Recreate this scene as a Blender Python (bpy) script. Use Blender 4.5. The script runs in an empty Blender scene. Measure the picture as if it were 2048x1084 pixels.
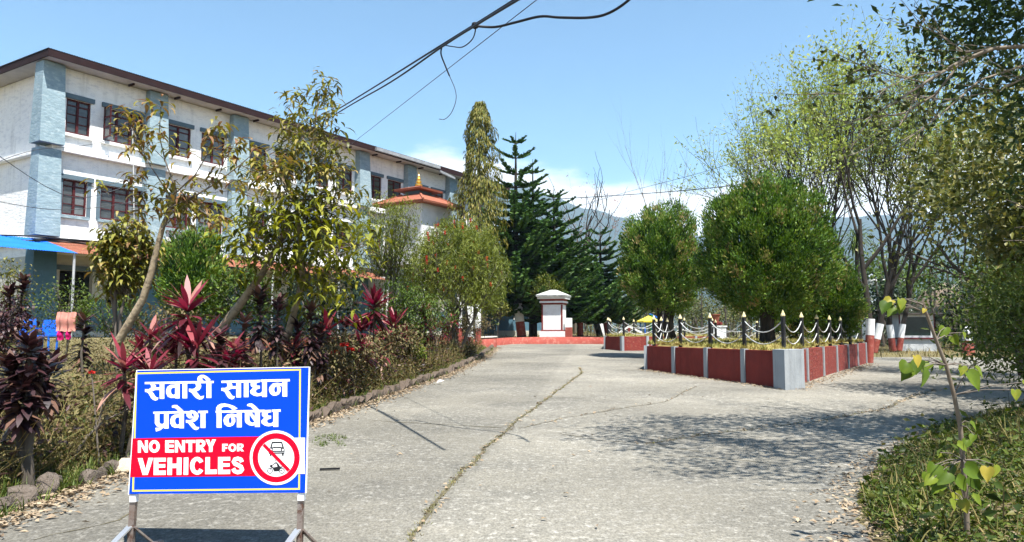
import bpy, math
import numpy as np
from mathutils import Vector, Matrix

sc = bpy.context.scene
COL = sc.collection
# ------------------------------------------------------------------ camera
FPX, CX, CY, HORIZON, EYE = 1500.0, 1024.0, 542.0, 663.0, 1.5
PITCH = math.atan((HORIZON - CY) / FPX)
cam = bpy.data.cameras.new('camera'); cam.sensor_width = 36.0; cam.lens = 36.0 * FPX / 2048
cam.clip_start = 0.05; cam.clip_end = 20000
camo = bpy.data.objects.new('camera', cam); COL.objects.link(camo)
camo.location = (0, 0, EYE); camo.rotation_euler = (math.pi / 2 + PITCH, 0, 0)
sc.camera = camo
# ------------------------------------------------------------------ world, sun, exposure
SUN = Vector((0.30, -0.50, 1.25)).normalized()
w = bpy.data.worlds.new('World'); sc.world = w; w.use_nodes = True
nt = w.node_tree; N = nt.nodes; K = nt.links
bg = N['Background']; bg.inputs['Strength'].default_value = 0.077
sky = N.new('ShaderNodeTexSky'); sky.sky_type = 'NISHITA'; sky.sun_disc = False
sky.sun_elevation = math.asin(SUN.z); sky.sun_rotation = math.atan2(SUN.x, SUN.y)
sky.altitude = 900; sky.air_density = 1.0; sky.dust_density = 0.15; sky.ozone_density = 1.8
tc = N.new('ShaderNodeTexCoord')
mp = N.new('ShaderNodeMapping'); mp.inputs['Scale'].default_value = (1, 1, 2.6); mp.inputs['Location'].default_value = (-1.58, -2.38, -0.62)
K.new(tc.outputs['Generated'], mp.inputs['Vector'])
nz = N.new('ShaderNodeTexNoise'); nz.inputs['Scale'].default_value = 3.2; nz.inputs['Detail'].default_value = 9; nz.inputs['Roughness'].default_value = 0.55
K.new(mp.outputs[0], nz.inputs['Vector'])
sx = N.new('ShaderNodeSeparateXYZ'); K.new(tc.outputs['Generated'], sx.inputs[0])
el = N.new('ShaderNodeMapRange'); el.inputs['From Min'].default_value = 0.13; el.inputs['From Max'].default_value = 0.29
el.inputs['To Min'].default_value = 0.45; el.inputs['To Max'].default_value = -0.30
K.new(sx.outputs['Z'], el.inputs['Value'])
ad = N.new('ShaderNodeMath'); ad.operation = 'ADD'; K.new(nz.outputs['Fac'], ad.inputs[0]); K.new(el.outputs[0], ad.inputs[1])
cr = N.new('ShaderNodeMapRange'); cr.interpolation_type = 'SMOOTHSTEP'
cr.inputs['From Min'].default_value = 0.50; cr.inputs['From Max'].default_value = 0.66
K.new(ad.outputs[0], cr.inputs['Value'])
mx = N.new('ShaderNodeMix'); mx.data_type = 'RGBA'
tn = N.new('ShaderNodeVectorMath'); tn.operation = 'MULTIPLY'; tn.inputs[1].default_value = (0.93, 1.13, 1.10); K.new(sky.outputs[0], tn.inputs[0])   # clear mountain air, a touch more cyan
K.new(cr.outputs[0], mx.inputs['Factor']); K.new(tn.outputs[0], mx.inputs['A'])
mx.inputs['B'].default_value = (7.8, 7.9, 8.0, 1)
K.new(mx.outputs['Result'], bg.inputs['Color'])
sl = bpy.data.lights.new('sun', 'SUN'); sl.energy = 5.0; sl.angle = math.radians(0.53); sl.color = (1.0, 0.955, 0.88)
so = bpy.data.objects.new('sun', sl); COL.objects.link(so); so.rotation_euler = SUN.to_track_quat('Z', 'Y').to_euler()
vs = sc.view_settings; vs.view_transform = 'Standard'; vs.look = 'None'; vs.gamma = 1.0; vs.exposure = 1.42; vs.use_curve_mapping = False
cy = sc.cycles; cy.use_denoising = True; cy.max_bounces = 6; cy.diffuse_bounces = 2; cy.glossy_bounces = 2
cy.transmission_bounces = 4; cy.transparent_max_bounces = 4; cy.caustics_reflective = False; cy.caustics_refractive = False
cy.use_adaptive_sampling = True; cy.adaptive_threshold = 0.02; cy.volume_bounces = 0

# ------------------------------------------------------------------ pixel <-> place helpers (photograph pixels, used for measuring)
_c, _s = math.cos(PITCH), math.sin(PITCH)
def ray(px, py):
    a = (px - CX) / FPX; b = (CY - py) / FPX
    return np.array([a, _c - b * _s, _s + b * _c])
def P(px, py, y):
    d = ray(px, py); return np.array([0, 0, EYE]) + d * (y / d[1])
def sstep(a, b, x):
    t = np.clip((np.asarray(x, float) - a) / (b - a), 0, 1); return t * t * (3 - 2 * t)
# ------------------------------------------------------------------ terrain
BY = [-5, 0, 6, 8.1, 11.6, 15, 21, 29, 39, 60, 200]
BX = [-4, -4, -4.07, -4.1, -3.15, -2.66, -1.75, -1.05, -0.75, -0.6, -0.6]
RY = [-5, 1.5, 5.35, 7, 8.75, 11.5, 12.8, 13.6, 14.2, 14.6]
RX = [0.8, 1.4, 2.5, 3.15, 4.2, 6.5, 9, 14, 24, 60]
DF = np.array([.535, .8449, 0]); NF = np.array([.8449, -.535, 0]); C0 = np.array([-16.7, 27.0, 0]); ZB = 1.34
def xb(y): return np.interp(y, BY, BX)
def xr(y): return np.interp(y, RY, RX)
def rise(x, y):
    s = .026 + (.012 - .026) * sstep(4, 16, x)
    yy = np.clip(y, None, 60)
    return s * np.where(yy > 8, np.sqrt((yy - 8) ** 2 + 4) - 2, 0)
def H(x, y):
    x = np.asarray(x, float); y = np.asarray(y, float)
    r = rise(x, y)
    d = xb(y) - x - .30
    f = np.maximum(NF[0] * (x - C0[0]) + NF[1] * (y - C0[1]), 0.0)
    dd = np.maximum(d, 0)
    wgt = np.where(d > 0, dd / (dd + f + 1e-6), 0)
    g = r * (1 - wgt) + (ZB - .02) * wgt + .13 * sstep(0, .35, d) * (1 - wgt)
    g = g + np.where(d > .3, .03 * np.sin(x * 2.1 + 1) * np.sin(y * 1.7) * (1 - wgt), 0)
    e = x - xr(y)
    v = np.where(y < 14.8, .22 * sstep(.1, 1.6, e) + .05 * sstep(.0, .2, e), 0)
    return np.where(d > 0, g, r + v)
def h(x, y): return float(H(x, y))
def G(px, py):
    """ground point seen at a photograph pixel"""
    d = ray(px, py); lo = 2.0; p = None
    for i in range(4000):
        t = lo + i * .03; p = np.array([0, 0, EYE]) + d * t
        if p[2] <= h(p[0], p[1]): break
    return p
# ------------------------------------------------------------------ materials
MATS = {}
def _bsdf(name):
    m = bpy.data.materials.new(name); m.use_nodes = True
    return m, m.node_tree, m.node_tree.nodes['Principled BSDF']
def pm(name, c1, c2=None, scale=4.0, rough=.8, bump=0.0, bscale=30.0, detail=5, lo=.35, hi=.65, metal=0.0, c3=None, s3=40.0, spec=.25, stretch=None):
    """procedural: two colours mixed by noise, optional fine speckle c3, optional bump"""
    if name in MATS: return MATS[name]
    m, t, b = _bsdf(name)
    b.inputs['Roughness'].default_value = rough; b.inputs['Metallic'].default_value = metal
    b.inputs['Specular IOR Level'].default_value = spec
    c2 = c2 or tuple(x * .8 for x in c1)
    co = t.nodes.new('ShaderNodeTexCoord'); vec = co.outputs['Object']
    if stretch:
        q = t.nodes.new('ShaderNodeMapping'); q.inputs['Scale'].default_value = stretch; t.links.new(vec, q.inputs['Vector']); vec = q.outputs[0]
    n = t.nodes.new('ShaderNodeTexNoise'); n.inputs['Scale'].default_value = scale; n.inputs['Detail'].default_value = detail; n.inputs['Roughness'].default_value = .62
    t.links.new(vec, n.inputs['Vector'])
    r = t.nodes.new('ShaderNodeMapRange'); r.inputs['From Min'].default_value = lo; r.inputs['From Max'].default_value = hi
    t.links.new(n.outputs['Fac'], r.inputs['Value'])
    x = t.nodes.new('ShaderNodeMix'); x.data_type = 'RGBA'; x.inputs['A'].default_value = (*c1, 1); x.inputs['B'].default_value = (*c2, 1)
    t.links.new(r.outputs[0], x.inputs['Factor']); out = x.outputs['Result']
    if c3:
        n3 = t.nodes.new('ShaderNodeTexNoise'); n3.inputs['Scale'].default_value = s3; n3.inputs['Detail'].default_value = 4; n3.inputs['Roughness'].default_value = .7
        t.links.new(vec, n3.inputs['Vector'])
        r3 = t.nodes.new('ShaderNodeMapRange'); r3.inputs['From Min'].default_value = .52; r3.inputs['From Max'].default_value = .66
        t.links.new(n3.outputs['Fac'], r3.inputs['Value'])
        x3 = t.nodes.new('ShaderNodeMix'); x3.data_type = 'RGBA'; x3.inputs['B'].default_value = (*c3, 1)
        t.links.new(out, x3.inputs['A']); t.links.new(r3.outputs[0], x3.inputs['Factor']); out = x3.outputs['Result']
    t.links.new(out, b.inputs['Base Color'])
    if bump:
        nb = t.nodes.new('ShaderNodeTexNoise'); nb.inputs['Scale'].default_value = bscale; nb.inputs['Detail'].default_value = 6
        t.links.new(vec, nb.inputs['Vector'])
        bp = t.nodes.new('ShaderNodeBump'); bp.inputs['Strength'].default_value = bump; bp.inputs['Distance'].default_value = .03
        t.links.new(nb.outputs['Fac'], bp.inputs['Height']); t.links.new(bp.outputs[0], b.inputs['Normal'])
    MATS[name] = m; return m
def lm(name, cols, rough=.5, trans=.3, spec=.4):
    """leaf material: colour picked per leaf from a ramp through attribute v, some light passes through"""
    if name in MATS: return MATS[name]
    m, t, b = _bsdf(name)
    b.inputs['Roughness'].default_value = max(rough, .48); b.inputs['Specular IOR Level'].default_value = spec * .5
    a = t.nodes.new('ShaderNodeAttribute'); a.attribute_name = 'v'
    rp = t.nodes.new('ShaderNodeValToRGB'); e = rp.color_ramp.elements
    while len(e) < len(cols): e.new(.5)
    for i, c in enumerate(cols): e[i].position = i / max(1, len(cols) - 1); e[i].color = (*c, 1)
    t.links.new(a.outputs['Fac'], rp.inputs['Fac']); t.links.new(rp.outputs[0], b.inputs['Base Color'])
    if trans:
        tr = t.nodes.new('ShaderNodeBsdfTranslucent'); hs = t.nodes.new('ShaderNodeHueSaturation')
        hs.inputs['Saturation'].default_value = 1.15; hs.inputs['Value'].default_value = 1.3; hs.inputs['Hue'].default_value = .49
        t.links.new(rp.outputs[0], hs.inputs['Color']); t.links.new(hs.outputs[0], tr.inputs['Color'])
        ms = t.nodes.new('ShaderNodeMixShader'); ms.inputs[0].default_value = trans * .7
        t.links.new(b.outputs[0], ms.inputs[1]); t.links.new(tr.outputs[0], ms.inputs[2])
        t.links.new(ms.outputs[0], t.nodes['Material Output'].inputs['Surface'])
    MATS[name] = m; return m
# ------------------------------------------------------------------ object helpers
def tag(o, label=None, cat=None, group=None, kind=None):
    if label: o['label'] = label
    if cat: o['category'] = cat
    if group: o['group'] = group
    if kind: o['kind'] = kind
    return o
def thing(name, label, cat, loc, group=None, rz=0.0):
    o = bpy.data.objects.new(name, None); o.empty_display_size = .2; COL.objects.link(o)
    o.location = [float(v) for v in loc]; o.rotation_euler = (0, 0, rz)
    return tag(o, label, cat, group)
def off(parent):
    v = np.zeros(3)
    while parent is not None: v = v + np.array(parent.location); parent = parent.parent
    return v
def mknp(name, V, F, mat, parent=None, v=None, smooth=False):
    """V (n,3) world coords, F = one face array or a list of them"""
    V = np.asarray(V, float).reshape(-1, 3)
    if parent is not None: V = V - off(parent)
    F = F if isinstance(F, list) else [F]
    F = [np.asarray(f, np.int32) for f in F if len(f)]
    me = bpy.data.meshes.new(name)
    me.vertices.add(len(V)); me.vertices.foreach_set('co', V.astype(np.float32).ravel())
    idx = np.concatenate([f.ravel() for f in F]); tot = np.concatenate([np.full(len(f), f.shape[1], np.int32) for f in F])
    st = np.concatenate([[0], np.cumsum(tot)[:-1]]).astype(np.int32)
    me.loops.add(len(idx)); me.loops.foreach_set('vertex_index', idx)
    me.polygons.add(len(tot)); me.polygons.foreach_set('loop_start', st)
    if smooth: me.polygons.foreach_set('use_smooth', np.ones(len(tot), bool))
    me.update(calc_edges=True)
    if v is not None:
        a = me.attributes.new('v', 'FLOAT', 'POINT'); a.data.foreach_set('value', np.asarray(v, np.float32))
    me.materials.append(mat)
    o = bpy.data.objects.new(name, me); COL.objects.link(o); o.parent = parent
    return o
def mk(name, verts, faces, mat, parent=None, smooth=False):
    V = np.asarray(verts, float)
    if parent is not None: V = V - off(parent)
    me = bpy.data.meshes.new(name); me.from_pydata(V.tolist(), [], faces); me.update()
    if smooth:
        for p in me.polygons: p.use_smooth = True
    me.materials.append(mat)
    o = bpy.data.objects.new(name, me); COL.objects.link(o); o.parent = parent
    return o
class MB:
    """collects simple solids into one mesh"""
    def __init__(s): s.v = []; s.f = []
    def add(s, V, F):
        b = len(s.v); s.v += [tuple(float(q) for q in p) for p in V]; s.f += [tuple(b + i for i in f) for f in F]; return s
    def box(s, o, ax, ay, az):
        """o corner, three edge vectors"""
        o, ax, ay, az = (np.asarray(q, float) for q in (o, ax, ay, az))
        V = [o, o + ax, o + ax + ay, o + ay, o + az, o + ax + az, o + ax + ay + az, o + ay + az]
        return s.add(V, [(0, 3, 2, 1), (4, 5, 6, 7), (0, 1, 5, 4), (1, 2, 6, 5), (2, 3, 7, 6), (3, 0, 4, 7)])
    def cbox(s, c, sx, sy, sz, rz=0.0):
        """box standing on c (centre of base)"""
        a = np.array([math.cos(rz), math.sin(rz), 0]); b = np.array([-math.sin(rz), math.cos(rz), 0])
        return s.box(np.asarray(c) - a * sx / 2 - b * sy / 2, a * sx, b * sy, np.array([0, 0, sz]))
    def bar(s, p, q, wd, ht=None):
        p = np.asarray(p, float); q = np.asarray(q, float); d = q - p; L = np.linalg.norm(d); d = d / L
        up = np.array([0, 0, 1.0]) if abs(d[2]) < .95 else np.array([1.0, 0, 0])
        sd = np.cross(d, up); sd /= np.linalg.norm(sd); up = np.cross(sd, d); ht = ht or wd
        return s.box(p - sd * wd / 2 - up * ht / 2, d * L, sd * wd, up * ht)
    def lathe(s, c, prof, n=16):
        c = np.asarray(c, float); V = []; F = []
        for r, z in prof:
            for k in range(n): V.append(c + [r * math.cos(2 * math.pi * k / n), r * math.sin(2 * math.pi * k / n), z])
        for j in range(len(prof) - 1):
            for k in range(n): F.append((j * n + k, j * n + (k + 1) % n, (j + 1) * n + (k + 1) % n, (j + 1) * n + k))
        F.append(tuple(reversed(range(n)))); F.append(tuple(range((len(prof) - 1) * n, len(prof) * n)))
        return s.add(V, F)
    def prism(s, poly, z0, z1):
        """vertical prism over a polygon of (x, y); z0, z1 numbers or lists per corner"""
        n = len(poly); z0 = z0 if hasattr(z0, '__len__') else [z0] * n; z1 = z1 if hasattr(z1, '__len__') else [z1] * n
        V = [(p[0], p[1], z0[i]) for i, p in enumerate(poly)] + [(p[0], p[1], z1[i]) for i, p in enumerate(poly)]
        F = [tuple(reversed(range(n))), tuple(range(n, 2 * n))] + [(i, (i + 1) % n, n + (i + 1) % n, n + i) for i in range(n)]
        return s.add(V, F)
    def build(s, name, mat, parent=None, smooth=False): return mk(name, s.v, s.f, mat, parent, smooth)
def unit(a):
    a = np.asarray(a, float); return a / (np.linalg.norm(a, axis=-1, keepdims=True) + 1e-9)
def tubes(name, polys, mat, parent=None, ns=6):
    """polys: list of (points, radii) -> one mesh of tapering tubes"""
    VV = []; FF = []; base = 0
    ang = np.arange(ns) * 2 * math.pi / ns
    for pts, rad in polys:
        p = np.asarray(pts, float); r = np.asarray(rad, float); n = len(p)
        t = np.zeros_like(p); t[1:-1] = p[2:] - p[:-2]; t[0] = p[1] - p[0]; t[-1] = p[-1] - p[-2]; t = unit(t)
        ref = np.array([0, 0, 1.0]) if abs(t[0, 2]) < .9 else np.array([1.0, 0, 0])
        a = unit(np.cross(t, ref)); b = np.cross(t, a)
        ring = p[:, None, :] + r[:, None, None] * (a[:, None, :] * np.cos(ang)[None, :, None] + b[:, None, :] * np.sin(ang)[None, :, None])
        VV.append(ring.reshape(-1, 3))
        k = np.arange(ns); k2 = (k + 1) % ns
        for j in range(n - 1):
            FF.append(np.stack([base + j * ns + k, base + j * ns + k2, base + (j + 1) * ns + k2, base + (j + 1) * ns + k], 1))
        base += n * ns
    return mknp(name, np.concatenate(VV), np.concatenate(FF), mat, parent, smooth=True)
T5 = np.array([[0, 0, 0], [.45, .5, .07], [1, 0, -.12], [.45, -.5, .07], [.5, 0, -.04]]); F5 = np.array([[0, 1, 2, 4], [0, 4, 2, 3]])
T4 = np.array([[0, 0, 0], [.45, .5, .05], [1, 0, -.08], [.45, -.5, .05]]); F4 = np.array([[0, 1, 2, 3]])
def lv(pos, d, n, L, W, T=T4, F=F4):
    """leaf geometry arrays"""
    pos = np.asarray(pos, float); k = len(pos); d = unit(d); s = unit(np.cross(d, n)); n = np.cross(s, d)
    L = np.broadcast_to(np.asarray(L, float), (k,)); W = np.broadcast_to(np.asarray(W, float), (k,))
    V = pos[:, None, :] + d[:, None, :] * (T[None, :, 0:1] * L[:, None, None]) + s[:, None, :] * (T[None, :, 1:2] * W[:, None, None]) + n[:, None, :] * (T[None, :, 2:3] * L[:, None, None])
    FF = (F[None] + (np.arange(k) * len(T))[:, None, None]).reshape(-1, F.shape[1])
    return V.reshape(-1, 3), FF
def leaves(name, pos, d, n, L, W, mat, parent, rng, T=T4, F=F4, v=None):
    V, FF = lv(pos, d, n, L, W, T, F)
    v = rng.random(len(pos)) if v is None else v
    return mknp(name, V, FF, mat, parent, np.repeat(v, len(T)))
def blv(pos, az, elv, droop, L, W, ns=4, prof=None):
    """arching strap leaves: geometry arrays"""
    pos = np.asarray(pos, float); k = len(pos)
    az, elv, droop, L, W = (np.broadcast_to(np.asarray(q, float), (k,)) for q in (az, elv, droop, L, W))
    prof = prof or [.35, .85, 1.0, .75, .05] if ns == 4 else prof
    if prof is None: prof = [.4] + [1.0] * (ns - 1) + [.05]
    ca, sa = np.cos(az), np.sin(az); side = np.stack([-sa, ca, 0 * ca], 1)
    p = pos.copy(); V = []
    for j in range(ns + 1):
        V += [p + side * (W * prof[j] / 2)[:, None], p - side * (W * prof[j] / 2)[:, None]]
        e = elv - droop * (j + .5) / ns
        p = p + np.stack([np.cos(e) * ca, np.cos(e) * sa, np.sin(e)], 1) * (L / ns)[:, None]
    V = np.stack(V, 1)
    f = np.array([[2 * j, 2 * j + 1, 2 * j + 3, 2 * j + 2] for j in range(ns)])
    FF = (f[None] + (np.arange(k) * 2 * (ns + 1))[:, None, None]).reshape(-1, 4)
    return V.reshape(-1, 3), FF, 2 * (ns + 1)
def blades(name, pos, az, elv, droop, L, W, mat, parent, rng, ns=4, v=None, prof=None):
    V, FF, m = blv(pos, az, elv, droop, L, W, ns, prof)
    v = rng.random(len(pos)) if v is None else v
    return mknp(name, V, FF, mat, parent, np.repeat(v, m))
def grow(rng, p, d, L, r, lev, cfg, polys, tips):
    """recursive branching skeleton"""
    n = 4; p = np.array(p, float); d = unit(np.array(d, float)); pts = [p.copy()]; rad = [r]
    up = np.array([0, 0, cfg.get('up', .1)])
    for i in range(n):
        d = unit(d + rng.normal(0, cfg.get('wig', .12), 3) + up); p = p + d * L / n
        pts.append(p.copy()); rad.append(r * (1 - (i + 1) / n * cfg.get('taper', .45)))
    polys.append((pts, rad))
    if lev <= 0: tips.append((np.array(pts), d)); return
    k = cfg['n'][lev] if isinstance(cfg['n'], (list, tuple)) else cfg['n']
    az0 = rng.random() * 6.28
    for j in range(k):
        f = cfg.get('f0', .45) + (1 - cfg.get('f0', .45)) * (j + rng.random() * .6) / k; f = min(f, 1.0)
        q = f * n; i0 = min(int(q), n - 1); s = pts[i0] + (pts[i0 + 1] - pts[i0]) * (q - i0)
        a = cfg.get('spread', .7) * (.7 + .6 * rng.random())
        ref = unit(np.cross(d, [0.31, .2, .93])); b2 = np.cross(d, ref); az = az0 + j * 2.4 + rng.random() * .6
        nd = d * math.cos(a) + (ref * math.cos(az) + b2 * math.sin(az)) * math.sin(a)
        grow(rng, s, nd, L * cfg.get('ratio', .68) * (.8 + .4 * rng.random()), rad[i0] * cfg.get('rr', .62), lev - 1, cfg, polys, tips)
def tip_points(rng, tips, per, jit, lo=.2):
    P_ = []; D_ = []
    for pts, d in tips:
        q = lo + (1 - lo) * rng.random(per); q = q * (len(pts) - 1); i = np.minimum(q.astype(int), len(pts) - 2)
        P_.append(pts[i] + (pts[i + 1] - pts[i]) * (q - i)[:, None] + rng.normal(0, jit, (per, 3))); D_.append(np.repeat(d[None], per, 0))
    return np.concatenate(P_), np.concatenate(D_)
def rdir(rng, k, zlo=-1, zhi=1):
    z = zlo + (zhi - zlo) * rng.random(k); a = rng.random(k) * 2 * math.pi; q = np.sqrt(1 - z * z)
    return np.stack([q * np.cos(a), q * np.sin(a), z], 1)
def rng_(seed): return np.random.default_rng(seed)
# ================================================================== SETTING
m_soil = pm('dry_soil_grass', (.12, .095, .05), (.15, .125, .055), 1.2, .95, .5, 20, c3=(.09, .10, .03), s3=9)
m_conc = pm('worn_concrete', (.208, .195, .162), (.138, .131, .112), .55, .9, .4, 60, detail=11, lo=.40, hi=.60, c3=(.275, .263, .232), s3=11)
def _slab_speckle(m):
    t = m.node_tree; b = t.nodes['Principled BSDF']; src = b.inputs['Base Color'].links[0].from_socket
    co = t.nodes.new('ShaderNodeTexCoord'); mp_ = t.nodes.new('ShaderNodeMapping'); mp_.inputs['Scale'].default_value = (1, .55, 1); t.links.new(co.outputs['Object'], mp_.inputs[0])
    n1 = t.nodes.new('ShaderNodeTexNoise'); n1.inputs['Scale'].default_value = 42; n1.inputs['Detail'].default_value = 5; n1.inputs['Roughness'].default_value = .8; t.links.new(mp_.outputs[0], n1.inputs['Vector'])
    n2 = t.nodes.new('ShaderNodeTexNoise'); n2.inputs['Scale'].default_value = .28; n2.inputs['Detail'].default_value = 3; t.links.new(co.outputs['Object'], n2.inputs['Vector'])
    a = t.nodes.new('ShaderNodeMapRange'); a.inputs['From Min'].default_value = .35; a.inputs['From Max'].default_value = .68; a.inputs['To Min'].default_value = .58; a.inputs['To Max'].default_value = 1.45; t.links.new(n1.outputs['Fac'], a.inputs['Value'])
    c = t.nodes.new('ShaderNodeMapRange'); c.inputs['From Min'].default_value = .38; c.inputs['From Max'].default_value = .62; c.inputs['To Min'].default_value = .78; c.inputs['To Max'].default_value = 1.16; t.links.new(n2.outputs['Fac'], c.inputs['Value'])
    mu = t.nodes.new('ShaderNodeMath'); mu.operation = 'MULTIPLY'; t.links.new(a.outputs[0], mu.inputs[0]); t.links.new(c.outputs[0], mu.inputs[1])
    vm = t.nodes.new('ShaderNodeVectorMath'); vm.operation = 'SCALE'; t.links.new(src, vm.inputs[0]); 
    sp = t.nodes.new('ShaderNodeSeparateXYZ'); t.links.new(co.outputs['Object'], sp.inputs[0])      # the slab left of the long joint was cast from a greyer mix
    q = t.nodes.new('ShaderNodeMath'); q.operation = 'MULTIPLY_ADD'; q.inputs[1].default_value = -.12; t.links.new(sp.outputs['Y'], q.inputs[0]); t.links.new(sp.outputs['X'], q.inputs[2])
    e = t.nodes.new('ShaderNodeMapRange'); e.inputs['From Min'].default_value = -1.42; e.inputs['From Max'].default_value = -1.32; e.inputs['To Min'].default_value = .90; e.inputs['To Max'].default_value = 1.03; t.links.new(q.outputs[0], e.inputs['Value'])
    m2 = t.nodes.new('ShaderNodeMath'); m2.operation = 'MULTIPLY'; t.links.new(mu.outputs[0], m2.inputs[0]); t.links.new(e.outputs[0], m2.inputs[1]); t.links.new(m2.outputs[0], vm.inputs['Scale']); t.links.new(vm.outputs[0], b.inputs['Base Color'])
_slab_speckle(m_conc)
m_hill = pm('forested_hillside', (.018, .032, .026), (.035, .045, .032), .004, .95)
def grid_sheet(name, xs, ys, zf, mat):
    X, Y = np.meshgrid(xs, ys); Z = zf(X, Y); V = np.stack([X, Y, Z], -1).reshape(-1, 3); nx = len(xs)
    i = np.arange(len(ys) - 1)[:, None] * nx + np.arange(nx - 1)[None]; i = i.ravel()
    return mknp(name, V, np.stack([i, i + 1, i + nx + 1, i + nx], 1), mat, smooth=True)
xs = np.concatenate([[-5000, -2500, -900, -300, -120, -70, -50], np.arange(-36, 36, .3), [40, 50, 70, 120, 300, 900, 2500, 5000]])
ys = np.concatenate([[-300, -60, -20, -8], np.arange(-2, 62, .3), [66, 75, 90, 120, 200, 500, 1200, 3000, 4500]])
def zg(x, y):
    inroad = (x > xb(y) - .25) & ((x < xr(y) - .1) | (y > 14.4)) & (y < 47)
    return H(x, y) - np.where(inroad, .05, 0)
tag(grid_sheet('ground', xs, ys, zg, m_soil), kind='structure')
# road: rows from the stone border to the right verge
def right_edge(y): return float(np.interp(y, RY + [33.6, 34.6, 36, 41.5], RX + [60, 26, 5.2, 5.0])) if y > 14.2 else float(xr(y))
rows = np.concatenate([np.arange(1.0, 16, .25), np.arange(16, 41.6, .4)])
V = []; nc = 61
for y in rows:
    a, b = float(xb(y)) - .05, right_edge(y)
    u = np.linspace(0, 1, nc) ** (1 if b < 12 else 2.2)
    x = a + (b - a) * u
    # the joint wear lifts and sinks the slab edges by millimetres only
    V.append(np.stack([x, np.full(nc, y), rise(x, np.full(nc, y)) + np.where(x > xr(y) - .1, .0, 0) + .004], 1))
V = np.concatenate(V); i = (np.arange(len(rows) - 1)[:, None] * nc + np.arange(nc - 1)[None]).ravel()
road = tag(mknp('road', V, np.stack([i, i + 1, i + nc + 1, i + nc], 1), m_conc, smooth=True), kind='structure')
# joints and cracks in the slabs: thin earth filled strips, parts of the road
m_crack = pm('crack_earth', (.07, .062, .045), (.12, .105, .06), 9, .95)
def strip(name, pxs, wd, mat, seed, lift=.008, parent=road):
    rg = rng_(seed); pts = [G(*p) for p in pxs]; Q = []
    for a, b in zip(pts[:-1], pts[1:]):
        n = max(2, int(np.linalg.norm(b - a) / .12))
        for k in range(n): Q.append(a + (b - a) * k / n)
    Q.append(pts[-1]); Q = np.array(Q)[:, :2]
    t = unit(np.gradient(Q, axis=0)); nn = np.stack([-t[:, 1], t[:, 0]], 1)
    wob = np.cumsum(rg.normal(0, .012, len(Q))); wob -= np.linspace(0, wob[-1], len(Q)); Q = Q + nn * wob[:, None]
    ww = wd * (.5 + rg.random(len(Q)))
    A = Q + nn * ww[:, None] / 2; B = Q - nn * ww[:, None] / 2
    V = np.concatenate([np.column_stack([A, rise(A[:, 0], A[:, 1]) + lift]), np.column_stack([B, rise(B[:, 0], B[:, 1]) + lift])])
    k = len(Q); i = np.arange(k - 1)
    mknp(name, V, np.stack([i, i + 1, i + 1 + k, i + k], 1), mat, parent)
    return Q
joint_q = strip('joint', [(822, 1083), (870, 1020), (930, 945), (985, 890), (1040, 840), (1100, 795), (1165, 748), (1160, 735)], .036, m_crack, 1)
crack_q = strip('crack', [(745, 842), (850, 848), (1005, 857)], .02, m_crack, 2)
crack2_q = strip('crack', [(1040, 858), (1120, 838), (1240, 818), (1330, 806), (1390, 775)], .02, m_crack, 3)
crack3_q = strip('crack', [(1120, 868), (1200, 882), (1290, 886), (1400, 905)], .013, m_crack, 4)
crack4_q = strip('crack', [(1290, 888), (1400, 872), (1520, 858), (1640, 842), (1770, 815), (1870, 780)], .02, m_crack, 5)
strip('crack', [(70, 1082), (150, 1062), (235, 1042), (258, 1030)], .015, m_crack, 6)
strip('crack', [(1330, 912), (1460, 920), (1560, 930)], .012, m_crack, 7)
strip('crack', [(1120, 796), (1300, 802)], .012, m_crack, 8)
# hills far behind
def hill(name, ycen, prof, seed, depth):
    rg = rng_(seed); px = np.array([p[0] for p in prof]); py = np.array([p[1] for p in prof])
    X = np.linspace(-900, 2900, 240); top = np.interp(X, px, py)
    for f, a in ((.011, 5), (.03, 3), (.08, 2), (.2, 1.0)): top = top + a * np.sin(X * f + rg.random() * 6)
    ridge = np.array([P(x, t, ycen) for x, t in zip(X, top)])
    V = []; nr = 14
    for j in range(nr + 1):
        q = j / nr; row = ridge.copy()
        row[:, 1] = ycen - depth * (1 - q); row[:, 0] = ridge[:, 0] * (1 - .25 * (1 - q))
        prof_ = q ** .9 * (1 + .10 * np.sin(np.arange(len(X)) * .55 + 2.5 * q) * (1 - q) * 2)
        row[:, 2] = np.where(True, 1.2 + (ridge[:, 2] - 1.2) * prof_, 0); V.append(row)
    back = ridge.copy(); back[:, 1] += depth; back[:, 2] = 0; V.append(back)
    V = np.concatenate(V); k = len(X); i = (np.arange(nr + 1)[:, None] * k + np.arange(k - 1)[None]).ravel()
    return tag(mknp(name, V, np.stack([i, i + 1, i + k + 1, i + k], 1), m_hill, smooth=True), kind='structure')
hill('mountain', 3200, [(-900, 380), (300, 400), (800, 405), (930, 385), (1015, 368), (1080, 388), (1150, 412), (1230, 436), (1330, 452), (1420, 470), (1560, 462), (1700, 440), (1820, 425), (1950, 432), (2300, 400), (2900, 380)], 5, 1200)
hill('foothill', 1900, [(-900, 500), (700, 490), (1000, 470), (1250, 500), (1500, 520), (1800, 505), (2100, 480), (2900, 500)], 9, 600)

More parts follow.
